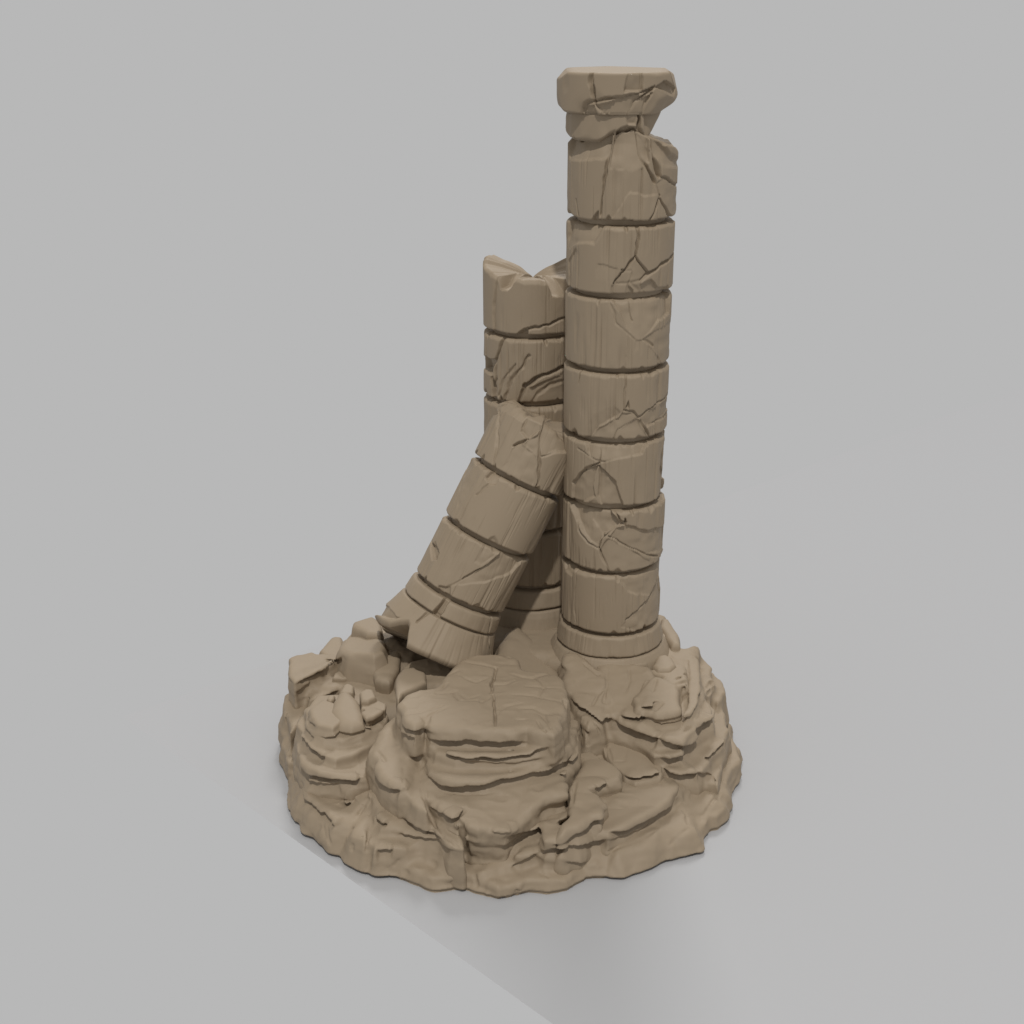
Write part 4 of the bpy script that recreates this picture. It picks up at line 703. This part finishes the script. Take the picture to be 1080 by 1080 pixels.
 ('flat_pebble','',[(-0.8068,0.2379),(-0.8032,0.2923),(-0.7643,0.3413),(-0.7433,0.3537),(-0.7108,0.3106),(-0.7095,0.2439),(-0.7522,0.232)],0.305,0.25,0.1,0.014,(0,0),0.003,[]),
 ('corner_stone','',[(0.6876,0.5423),(0.7026,0.6377),(0.7391,0.6267),(0.7547,0.5558),(0.7637,0.4298),(0.7573,0.3462),(0.7212,0.3462),(0.6999,0.4103)],0.42,0.2,-0.06,0.025,(0,0),0.006,[]),
 ('ring_stone','',[(0.475,0.1918),(0.5045,0.2487),(0.5461,0.2601),(0.5797,0.2372),(0.594,0.1693),(0.5469,0.147),(0.4869,0.147)],0.42,0.36,-0.2,0.02,(0,0),0.003,[]),
 ('bump_stone','',[(0.6195,0.1467),(0.6504,0.2438),(0.6848,0.2586),(0.7094,0.2315),(0.7206,0.1587),(0.6913,0.1109),(0.6377,0.1109)],0.415,0.34,-0.25,0.02,(0,0),0.003,[]),
]
# seams in the rocks, kind l an overhanging lip, c a crack: kind, points, strength
SEAMS = [
 ('l',[(-0.437,-0.437,0.449),(-0.366,-0.493,0.449),(-0.345,-0.468,0.44)],0.018),
 ('l',[(-0.462,-0.376,0.4),(-0.409,-0.492,0.414),(-0.388,-0.513,0.417)],0.01),
 ('c',[(-0.346,-0.433,0.472),(-0.342,-0.474,0.413),(-0.33,-0.505,0.39)],0.01),
 ('c',[(0.211,-0.275,0.47),(0.227,-0.355,0.43)],0.018),
 ('c',[(0.157,-0.564,0.433),(0.121,-0.526,0.473),(0.096,-0.451,0.472)],0.01),
 ('c',[(-0.425,-0.415,0.473),(-0.357,-0.39,0.475),(-0.294,-0.346,0.473),(-0.273,-0.329,0.473)],0.01),
 ('l',[(-0.345,-0.474,0.406),(-0.266,-0.513,0.418),(-0.193,-0.521,0.418),(-0.128,-0.531,0.421),(-0.067,-0.532,0.425),(0.002,-0.536,0.421),(0.05,-0.52,0.41)],0.031),
 ('l',[(-0.33,-0.503,0.393),(-0.261,-0.56,0.386),(-0.195,-0.59,0.384),(-0.125,-0.594,0.384),(-0.058,-0.59,0.383),(0.009,-0.575,0.381),(0.072,-0.559,0.383),(0.133,-0.561,0.402),(0.152,-0.563,0.412)],0.018),
 ('l',[(-0.346,-0.573,0.29),(-0.276,-0.655,0.307),(-0.213,-0.683,0.31),(-0.152,-0.687,0.313),(-0.092,-0.68,0.319),(-0.022,-0.637,0.315),(0.044,-0.606,0.311),(0.122,-0.562,0.304),(0.192,-0.5,0.306),(0.256,-0.38,0.297)],0.031),
 ('c',[(-0.013,-0.597,0.33),(0.021,-0.62,0.309)],0.018),
 ('l',[(-0.218,-0.597,0.366),(-0.156,-0.6,0.363),(-0.093,-0.6,0.357),(-0.031,-0.594,0.356),(0.032,-0.579,0.35),(0.096,-0.565,0.354),(0.14,-0.562,0.361)],0.01),
 ('l',[(0.022,-0.657,0.28),(0.085,-0.628,0.287),(0.149,-0.581,0.284),(0.213,-0.544,0.278),(0.256,-0.424,0.287),(0.275,-0.291,0.291),(0.283,-0.181,0.302)],0.01),
 ('c',[(-0.355,-0.503,0.295),(-0.354,-0.606,0.284),(-0.338,-0.706,0.264),(-0.321,-0.729,0.217),(-0.293,-0.781,0.189),(-0.254,-0.864,0.193),(-0.207,-0.916,0.193),(-0.192,-0.926,0.189)],0.01),
 ('c',[(-0.229,-0.814,0.261),(-0.192,-0.85,0.234),(-0.179,-0.848,0.158),(-0.17,-0.844,0.073)],0.031),
 ('l',[(-0.302,-0.746,0.248),(-0.238,-0.804,0.259),(-0.194,-0.828,0.26)],0.018),
 ('l',[(-0.02,-0.879,0.205),(0.062,-0.774,0.172),(0.119,-0.749,0.175),(0.187,-0.709,0.164),(0.23,-0.752,0.231)],0.031),
 ('l',[(0.122,-0.859,0.181),(0.18,-0.841,0.183),(0.243,-0.842,0.202),(0.307,-0.776,0.209),(0.368,-0.699,0.214)],0.031),
 ('l',[(0.089,-0.852,0.122),(0.154,-0.876,0.158),(0.21,-0.868,0.162),(0.267,-0.837,0.147),(0.327,-0.782,0.127),(0.364,-0.793,0.14)],0.031),
 ('l',[(-0.083,-0.877,0.236),(-0.022,-0.884,0.227),(-0.004,-0.874,0.218)],0.01),
 ('l',[(-0.073,-0.879,0.183),(-0.001,-0.826,0.15),(0.062,-0.782,0.144),(0.081,-0.777,0.155)],0.01),
 ('c',[(0.234,-0.702,0.228),(0.242,-0.615,0.239),(0.256,-0.529,0.243)],0.01),
 ('l',[(0.329,-0.581,0.232),(0.377,-0.541,0.242)],0.018),
 ('c',[(0.217,-0.624,0.262),(0.235,-0.683,0.232)],0.01),
 ('l',[(-0.554,-0.511,0.272),(-0.498,-0.624,0.279),(-0.431,-0.682,0.289)],0.031),
 ('c',[(-0.424,-0.668,0.3),(-0.428,-0.557,0.313),(-0.387,-0.519,0.365)],0.01),
 ('c',[(-0.424,-0.674,0.298),(-0.375,-0.734,0.264)],0.018),
 ('c',[(-0.36,-0.587,0.284),(-0.349,-0.693,0.271),(-0.327,-0.722,0.228),(-0.3,-0.763,0.19),(-0.278,-0.827,0.187)],0.01),
 ('l',[(-0.533,-0.675,0.163),(-0.476,-0.723,0.166)],0.018),
 ('l',[(-0.437,-0.7,0.176),(-0.376,-0.758,0.183),(-0.318,-0.789,0.173),(-0.257,-0.866,0.188)],0.018),
 ('l',[(-0.453,-0.751,0.142),(-0.395,-0.77,0.136),(-0.332,-0.804,0.144),(-0.268,-0.852,0.16),(-0.209,-0.924,0.178)],0.018),
 ('l',[(-0.519,-0.822,0.113),(-0.453,-0.825,0.112)],0.018),
 ('l',[(-0.251,-0.776,0.263),(-0.198,-0.823,0.261)],0.018),
 ('c',[(-0.545,-0.429,0.319),(-0.5,-0.524,0.318)],0.01),
 ('c',[(-0.558,-0.697,0.13),(-0.558,-0.78,0.118),(-0.562,-0.802,0.077)],0.01),
 ('c',[(-0.425,-0.832,0.075),(-0.459,-0.837,0.045)],0.01),
 ('l',[(-0.888,-0.281,0.218),(-0.855,-0.373,0.209),(-0.774,-0.455,0.218),(-0.699,-0.489,0.222),(-0.63,-0.497,0.226),(-0.606,-0.493,0.227)],0.031),
 ('l',[(-0.854,-0.38,0.173),(-0.784,-0.467,0.185),(-0.717,-0.489,0.193),(-0.696,-0.497,0.201)],0.018),
 ('l',[(-0.896,-0.171,0.267),(-0.835,-0.302,0.276),(-0.777,-0.373,0.272),(-0.756,-0.397,0.272)],0.018),
 ('c',[(-0.685,-0.33,0.299),(-0.613,-0.288,0.307),(-0.552,-0.237,0.298)],0.018),
 ('l',[(-0.876,-0.343,0.133),(-0.84,-0.453,0.117),(-0.772,-0.544,0.119),(-0.707,-0.639,0.123),(-0.685,-0.662,0.115)],0.018),
 ('c',[(-0.758,-0.589,0.102),(-0.739,-0.646,0.071),(-0.73,-0.67,0.064)],0.01),
 ('c',[(-0.74,-0.613,0.106),(-0.719,-0.683,0.066),(-0.711,-0.695,0.05)],0.018),
 ('c',[(-0.637,-0.664,0.111),(-0.563,-0.771,0.125)],0.01),
 ('c',[(-0.917,-0.356,0.042),(-0.87,-0.378,0.102)],0.01),
 ('c',[(-0.618,-0.757,0.099),(-0.62,-0.769,0.068)],0.018),
 ('c',[(-0.569,-0.541,0.185),(-0.593,-0.573,0.141),(-0.613,-0.612,0.128)],0.01),
 ('c',[(-0.55,-0.647,0.151),(-0.552,-0.738,0.126),(-0.562,-0.796,0.092)],0.01),
 ('l',[(-0.677,-0.507,0.141),(-0.645,-0.532,0.134)],0.01),
 ('l',[(-0.995,0.207,0.321),(-0.921,0.167,0.337),(-0.857,0.244,0.336),(-0.807,0.351,0.331),(-0.763,0.31,0.376)],0.018),
 ('c',[(-0.969,0.14,0.31),(-0.912,0.166,0.327),(-0.846,0.246,0.299),(-0.826,0.286,0.284)],0.01),
 ('l',[(-0.963,0.126,0.299),(-0.903,0.171,0.303),(-0.889,0.188,0.309)],0.01),
 ('l',[(-0.903,0.145,0.25),(-0.835,0.174,0.262),(-0.765,0.186,0.268)],0.018),
 ('l',[(-0.859,-0.097,0.322),(-0.801,-0.276,0.348)],0.01),
 ('l',[(-0.884,-0.1,0.288),(-0.832,-0.267,0.308),(-0.81,-0.299,0.306)],0.01),
 ('l',[(-0.607,-0.235,0.339),(-0.554,-0.193,0.345),(-0.54,-0.173,0.354)],0.018),
 ('c',[(-0.629,-0.157,0.361),(-0.608,-0.23,0.325)],0.018),
 ('c',[(-0.989,0.088,0.21),(-0.991,0.066,0.161)],0.01),
 ('l',[(-0.81,-0.29,0.318),(-0.731,-0.321,0.319),(-0.672,-0.304,0.318),(-0.614,-0.278,0.317),(-0.552,-0.23,0.317),(-0.53,-0.193,0.31)],0.01),
 ('l',[(0.246,-0.067,0.37),(0.31,-0.153,0.358),(0.381,-0.186,0.332),(0.428,-0.18,0.326)],0.018),
 ('l',[(0.454,-0.17,0.346),(0.514,-0.192,0.348),(0.553,-0.217,0.352)],0.018),
 ('l',[(0.428,-0.183,0.321),(0.487,-0.224,0.306),(0.549,-0.278,0.31)],0.018),
 ('c',[(0.329,-0.202,0.338),(0.369,-0.228,0.283),(0.401,-0.245,0.222),(0.418,-0.365,0.211)],0.01),
 ('c',[(0.313,-0.201,0.332),(0.317,-0.253,0.263),(0.32,-0.26,0.234)],0.01),
 ('l',[(0.282,-0.153,0.34),(0.278,-0.2,0.296),(0.288,-0.225,0.263)],0.01),
 ('l',[(0.272,-0.34,0.288),(0.231,-0.487,0.283)],0.01),
 ('c',[(0.302,0.143,0.434),(0.362,0.068,0.415),(0.383,0.049,0.41)],0.01),
 ('c',[(0.414,0.121,0.421),(0.409,-0.005,0.397),(0.39,-0.093,0.372),(0.385,-0.118,0.362)],0.01),
 ('c',[(0.331,-0.153,0.358),(0.366,-0.07,0.383),(0.405,-0.022,0.394)],0.01),
 ('c',[(0.119,-0.375,0.466),(0.15,-0.51,0.474),(0.164,-0.564,0.439)],0.01),
 ('l',[(0.438,-0.172,0.34),(0.513,-0.198,0.346),(0.581,-0.234,0.354),(0.651,-0.236,0.351),(0.721,-0.233,0.361),(0.776,-0.139,0.368),(0.809,0.031,0.368),(0.824,0.126,0.371)],0.01),
 ('l',[(0.437,-0.187,0.319),(0.516,-0.254,0.31),(0.579,-0.302,0.309),(0.6,-0.318,0.308)],0.031),
 ('c',[(0.705,0.03,0.401),(0.765,0.109,0.381)],0.018),
 ('c',[(0.697,-0.017,0.403),(0.755,0.029,0.393)],0.018),
 ('c',[(0.725,-0.031,0.386),(0.752,-0.001,0.389)],0.01),
 ('c',[(0.862,0.142,0.302),(0.897,0.221,0.298)],0.031),
 ('c',[(0.852,0.086,0.297),(0.9,0.181,0.285)],0.018),
 ('l',[(0.744,-0.251,0.314),(0.845,-0.108,0.31)],0.031),
 ('l',[(0.762,-0.242,0.274),(0.817,-0.171,0.295),(0.835,-0.147,0.308)],0.018),
 ('l',[(0.535,-0.158,0.39),(0.6,-0.182,0.388),(0.619,-0.196,0.387)],0.018),
 ('c',[(0.518,-0.119,0.393),(0.574,-0.008,0.405),(0.612,0.062,0.398)],0.01),
 ('c',[(0.783,0.265,0.386),(0.772,0.122,0.374)],0.01),
 ('c',[(0.75,0.022,0.397),(0.72,-0.072,0.362),(0.716,-0.104,0.349)],0.01),
 ('c',[(0.624,0.025,0.411),(0.593,-0.086,0.398)],0.01),
 ('c',[(0.511,0.133,0.416),(0.507,0.027,0.398),(0.475,-0.068,0.377)],0.01),
 ('l',[(0.602,-0.318,0.309),(0.659,-0.345,0.305),(0.727,-0.292,0.28),(0.789,-0.202,0.279)],0.031),
 ('l',[(0.604,-0.373,0.247),(0.673,-0.36,0.254),(0.739,-0.279,0.27),(0.764,-0.24,0.271)],0.031),
 ('l',[(0.614,-0.405,0.208),(0.693,-0.403,0.197),(0.76,-0.387,0.194)],0.031),
 ('l',[(0.76,-0.387,0.194),(0.847,-0.357,0.141)],0.018),
 ('l',[(0.8,-0.31,0.201),(0.858,-0.205,0.204),(0.897,-0.118,0.202)],0.018),
 ('l',[(0.451,-0.423,0.201),(0.513,-0.447,0.209),(0.579,-0.435,0.212),(0.605,-0.422,0.209)],0.018),
 ('l',[(0.366,-0.781,0.165),(0.433,-0.748,0.156),(0.494,-0.699,0.156),(0.555,-0.639,0.149),(0.614,-0.577,0.145),(0.653,-0.514,0.14)],0.031),
 ('l',[(0.364,-0.793,0.14),(0.436,-0.758,0.122),(0.493,-0.704,0.116),(0.549,-0.652,0.119),(0.569,-0.632,0.118)],0.01),
 ('c',[(0.659,-0.508,0.142),(0.696,-0.553,0.102),(0.695,-0.638,0.1)],0.01),
 ('c',[(0.857,-0.38,0.091),(0.799,-0.476,0.085),(0.782,-0.495,0.077)],0.01),
 ('c',[(0.873,-0.282,0.138),(0.887,-0.2,0.177)],0.01),
 ('c',[(0.611,-0.717,0.061),(0.662,-0.677,0.085),(0.704,-0.642,0.096)],0.01),
 ('c',[(0.58,-0.668,0.113),(0.512,-0.73,0.109),(0.453,-0.759,0.102),(0.389,-0.784,0.089),(0.365,-0.795,0.086)],0.01),
 ('c',[(0.705,-0.553,0.096),(0.77,-0.511,0.069),(0.809,-0.473,0.085)],0.01),
 ('c',[(-0.14,-0.908,0.066),(-0.132,-0.945,0.023)],0.018),
 ('c',[(0.1,-0.895,0.063),(0.146,-0.924,0.056)],0.01),
 ('l',[(0.192,-0.895,0.117),(0.265,-0.856,0.071),(0.289,-0.827,0.06)],0.01),
 ('l',[(0.016,-0.96,0.037),(0.034,-0.956,0.022)],0.01),
 ('l',[(-0.003,-0.893,0.066),(0.046,-0.869,0.1),(0.1,-0.855,0.123)],0.01),
]
LABELS = {'back_outcrop': ('rock_outcrop', 'flat slab outcrop at the left rim of the base, left of the big smooth block', 'rock'),
 'block_stone': ('stone_block', 'big smooth stone block left of the leaning column foot', 'stone block'),
 'block_stone_rear': ('stone_block', 'low stone edge behind the big smooth block, beside the leaning column foot', 'stone block'),
 'bump_stone': ('stone', 'small rounded stone right of the tall column base ring', 'stone'),
 'corner_stone': ('stone', 'tall rounded stone standing behind the right side of the tall column', 'stone'),
 'cracked_slab': ('rock_slab', 'flat cracked slab sloping down between the flat boulder and the right outcrop', 'rock slab'),
 'cube_stone': ('stone', 'small cube shaped stone behind the domed stone on the left outcrop', 'stone'),
 'dome_stone': ('stone', 'domed stone, largest of those on the left outcrop', 'stone'),
 'flat_boulder': ('boulder', 'large layered boulder with a flat cracked top, at the front of the base', 'boulder'),
 'flat_pebble': ('pebble', 'flat little stone below the edge of the big smooth block', 'pebble'),
 'knobbly_rock': ('rock', 'lumpy rock hugging the right side of the flat boulder, above the jutting slab', 'rock'),
 'left_outcrop': ('rock_outcrop', 'low stepped outcrop left of the flat boulder, with small stones on top', 'rock'),
 'pebble': ('pebble', 'tiny pebble left of the domed stone on the left outcrop', 'pebble'),
 'plate_stone': ('stone', 'angular flat stone right of the domed stone on the left outcrop', 'stone'),
 'post_stone': ('stone', 'stubby upright stone at the left back corner of the flat boulder', 'stone'),
 'right_outcrop': ('rock_outcrop', 'layered outcrop of sweeping ledges at the right rim, in front of the tall column', 'rock'),
 'ring_stone': ('stone', 'low rounded stone covering part of the tall column base ring', 'stone'),
 'rocky_base': ('rocky_base', 'round mound of rough tan rock that carries the three ruined columns', 'rock base'),
 'round_stone': ('stone', 'small faceted stone lying just below the leaning column foot', 'stone'),
 'round_stone_foot': ('stone', 'thin flat stone under the small faceted stone by the leaning column', 'stone'),
 'spike_pebble': ('pebble', 'small upright pebble behind the domed stone on the left outcrop', 'pebble'),
 'tongue_slab': ('rock_slab', 'long rounded slab jutting out low at the right front over a dark gap', 'rock slab'),
 'wedge_stone': ('stone', 'pointed wedge stone between the flat boulder and the tall column', 'stone')}


# ------------------------------------------------------------ the ground
c0, e1, e2 = np.array((-1.82, 0.43)), np.array((8.2, -8.76)), np.array((29.2, 27.3))
corners = [c0, c0 + e1, c0 + e1 + e2, c0 + e2]
g = link_mesh("ground", [(*p, 0.0) for p in corners], [(0, 1, 2, 3)], GREY, None, False)
g["kind"] = "structure"

# ------------------------------------------------------------ rocks
def put_rock(name, slabs, seed, root=None, origin=None, **kw):
    V, F = rock_mesh(slabs, seed, **kw)
    if root is None:
        c = np.array([(V[:, 0].min() + V[:, 0].max()) / 2, (V[:, 1].min() + V[:, 1].max()) / 2, V[:, 2].min()])
        o = link_mesh(name, V - c, F, STONE)
        o.location = c
        return o
    return link_mesh(name, V - np.array(root.matrix_world.translation), F, STONE, root)

seed = 100
for tname in LABELS:
    kind, label, cat = LABELS[tname]
    seed += 400
    parts = {}
    for r in ROCKS:
        if r[0] == tname:
            parts.setdefault(r[1], []).append(r[2:])
    if len(parts) > 1:
        allp = np.array([p for sl in parts.values() for s in sl for p in s[0]])
        root = thing(kind, label, cat, Matrix.Translation(Vector((float(allp[:, 0].mean()), float(allp[:, 1].mean()), 0.0))))
        bpy.context.view_layer.update()
        for k, (pname, sl) in enumerate(parts.items()):
            put_rock(pname, sl, seed + 31 * k, root)
    else:
        sl = list(parts.values())[0]
        o = put_rock(kind, sl, seed, h=0.0056 if len(sl) > 15 else 0.0048, detail=1.0 if len(sl) > 1 else 0.5)
        o["kind"] = "thing"
        o["label"] = label
        o["category"] = cat

# ------------------------------------------------------------ columns
def column_frame(o, ex, ey, a, zb):
    o = np.array(o) + np.array(a) * zb
    return Matrix(((ex[0], ey[0], a[0], o[0]), (ex[1], ey[1], a[1], o[1]), (ex[2], ey[2], a[2], o[2]), (0, 0, 0, 1)))

def add_piece(root, zb, name, *a, **k):
    V, F = drum_mesh(*a, **k)
    V = V - np.array([0, 0, zb])
    return link_mesh(name, V, F, STONE, root)

# tall standing column
zb = 0.36
tall = thing("ruined_column", "tall standing stone column with a broken capital, the highest of the three columns", "column",
             column_frame(*TALL_FRAME, zb), "ruined columns on the rocky base")
add_piece(tall, zb, "column_foot", .262, .36, .440, (), 11, groove=0, flare=([.36, .41, .44], [.288, .262, .243]), streak=.002, bevel=.004)
add_piece(tall, zb, "base_ring", .24, .437, .535, (), 12, groove=.009, gdepth=.02, flare=([.437, .455, .50, .535], [.240, .240, .231, .225]), streak=.003, bevel=.008)
R0 = .2215
zs = [.533, .826, 1.1225, 1.4165, 1.7175, 2.0265, 2.317, 2.636]
for i in range(7):
    kw = {}
    if i == 6:
        kw = dict(top=([-3.15, -1.6, -1.2, -.6, .1, .5, .9, 1.3, 1.6, 3.15], [2.66, 2.635, 2.635, 2.65, 2.69, 2.67, 2.63, 2.60, 2.595, 2.66]), bevel=0.0)
        kw['planes'] = ((-90, 55, .205, 2.63), (90, 40, .222, 2.585), (70, 62, .21, 2.62))
    off = [(0, 0), (.004, 0), (-.002, .0), (.0, 0), (.0, 0), (.001, 0), (.003, 0)][i]
    add_piece(tall, zb, "drum", R0 + (.002 if i == 1 else 0), zs[i], zs[i + 1], FEAT["tall"]["D%d" % (i + 1)], 20 + i, off=off, **kw)
add_piece(tall, zb, "neck", .212, 2.637, 2.748, FEAT["tall"]["neck"], 31, groove=.006, gdepth=.03, bevel=.006, streak=0, bumps=.006, off=(-.018, 0),
          planes=((-90, 40, .20, 2.74), (-90, -42, .190, 2.645), (-30, -30, .205, 2.645), (88, -30, .115, 2.66), (95, 8, .16, 2.72), (55, 0, .175, 2.69)))
add_piece(tall, zb, "capital", .240, 2.744, 2.899, FEAT["tall"]["capital"], 32, groove=.003, gdepth=.02, bevel=.006, streak=0, bumps=.008, off=(-.028, 0),
          planes=((-90, 52, .195, 2.90), (-90, -10, .236, 2.80), (-45, 60, .225, 2.9), (-90, -50, .212, 2.748), (-30, -14, .234, 2.8), (0, 60, .235, 2.90), (20, -16, .232, 2.80),
                  (90, 58, .195, 2.90), (80, 22, .225, 2.86), (92, -36, .236, 2.80), (88, -62, .17, 2.75), (55, -30, .222, 2.78), (45, 55, .235, 2.89), (150, 40, .2, 2.9), (-150, 40, .22, 2.9)))

# broken standing column behind
zb = 0.36
rear = thing("ruined_column", "upright stone column with a jagged broken top, standing behind the leaning one", "column",
             column_frame(*REAR_FRAME, zb), "ruined columns on the rocky base")
add_piece(rear, zb, "column_foot", .26, .36, .480, (), 41, groove=0, flare=([.36, .45, .48], [.285, .258, .244]), streak=.002, bevel=.004)
add_piece(rear, zb, "base_ring", .24, .478, .572, (), 42, groove=.009, gdepth=.02, flare=([.478, .5, .55, .572], [.241, .241, .231, .226]), streak=.002, bevel=.008)
zs = [.57, .853, 1.15, 1.455, 1.762, 2.02]
for i in range(5):
    kw = {}
    if i == 4:
        kw = dict(top=([-3.15, -2.6, -2.2, -1.8, -1.4, -1.0, -.5, -.1, .3, .8, 1.3, 1.8, 2.3, 2.8, 3.15], [1.92, 1.97, 2.072, 2.084, 2.058, 2.036, 2.030, 2.022, 2.02, 2.015, 2.02, 2.10, 2.03, 1.945, 1.92]), bevel=0.016, cap_sink=.035, streak=.003)
    add_piece(rear, zb, "drum", .222, zs[i], zs[i + 1], FEAT["rear"]["D%d" % (i + 1)], 50 + i, **kw)

# leaning column
zb = -0.60
lean = thing("ruined_column", "tilted stone column with a cracked flared foot, leaning against the broken upright column", "column",
             column_frame(*LEAN_FRAME, zb), "ruined columns on the rocky base")
add_piece(lean, zb, "column_foot", .25, -.58, -.363, FEAT["lean"]["base"], 61, groove=0, flare=([-.80, -.60, -.54, -.44, -.363], [.30, .305, .300, .257, .228]), streak=.003, bevel=.004,
          bottom=([-3.15, -2.4, -2.0, -1.75, -1.5, -1.2, -1.0, -.86, -.74, -.66, -.58, -.5, -.1, .3, 1.5, 3.15], [-.66, -.63, -.58, -.55, -.535, -.525, -.51, -.475, -.455, -.465, -.50, -.535, -.53, -.53, -.56, -.66]), hollow=0.0)
add_piece(lean, zb, "base_ring", .222, -.365, -.277, FEAT["lean"]["ring"], 62, groove=.010, gdepth=.022, flare=([-.365, -.35, -.3, -.277], [.226, .226, .22, .216]), streak=.002, bevel=.008)
zs = [-.279, .013, .305, .60]
for i in range(3):
    kw = {}
    if i == 2:
        kw = dict(top=([-3.15, -1.9, -1.4, -1.1, -.9, -.6, -.3, .1, .5, 1.0, 1.6, 3.15], [.62, .60, .585, .60, .605, .585, .61, .58, .56, .57, .6, .62]), bevel=0.012, cap_sink=.02,
                  planes=((-25, 62, .217, .575), (-100, 50, .21, .57)))
    add_piece(lean, zb, "drum", .215, zs[i], zs[i + 1], FEAT["lean"]["D%d" % (i + 2)], 70 + i, **kw)
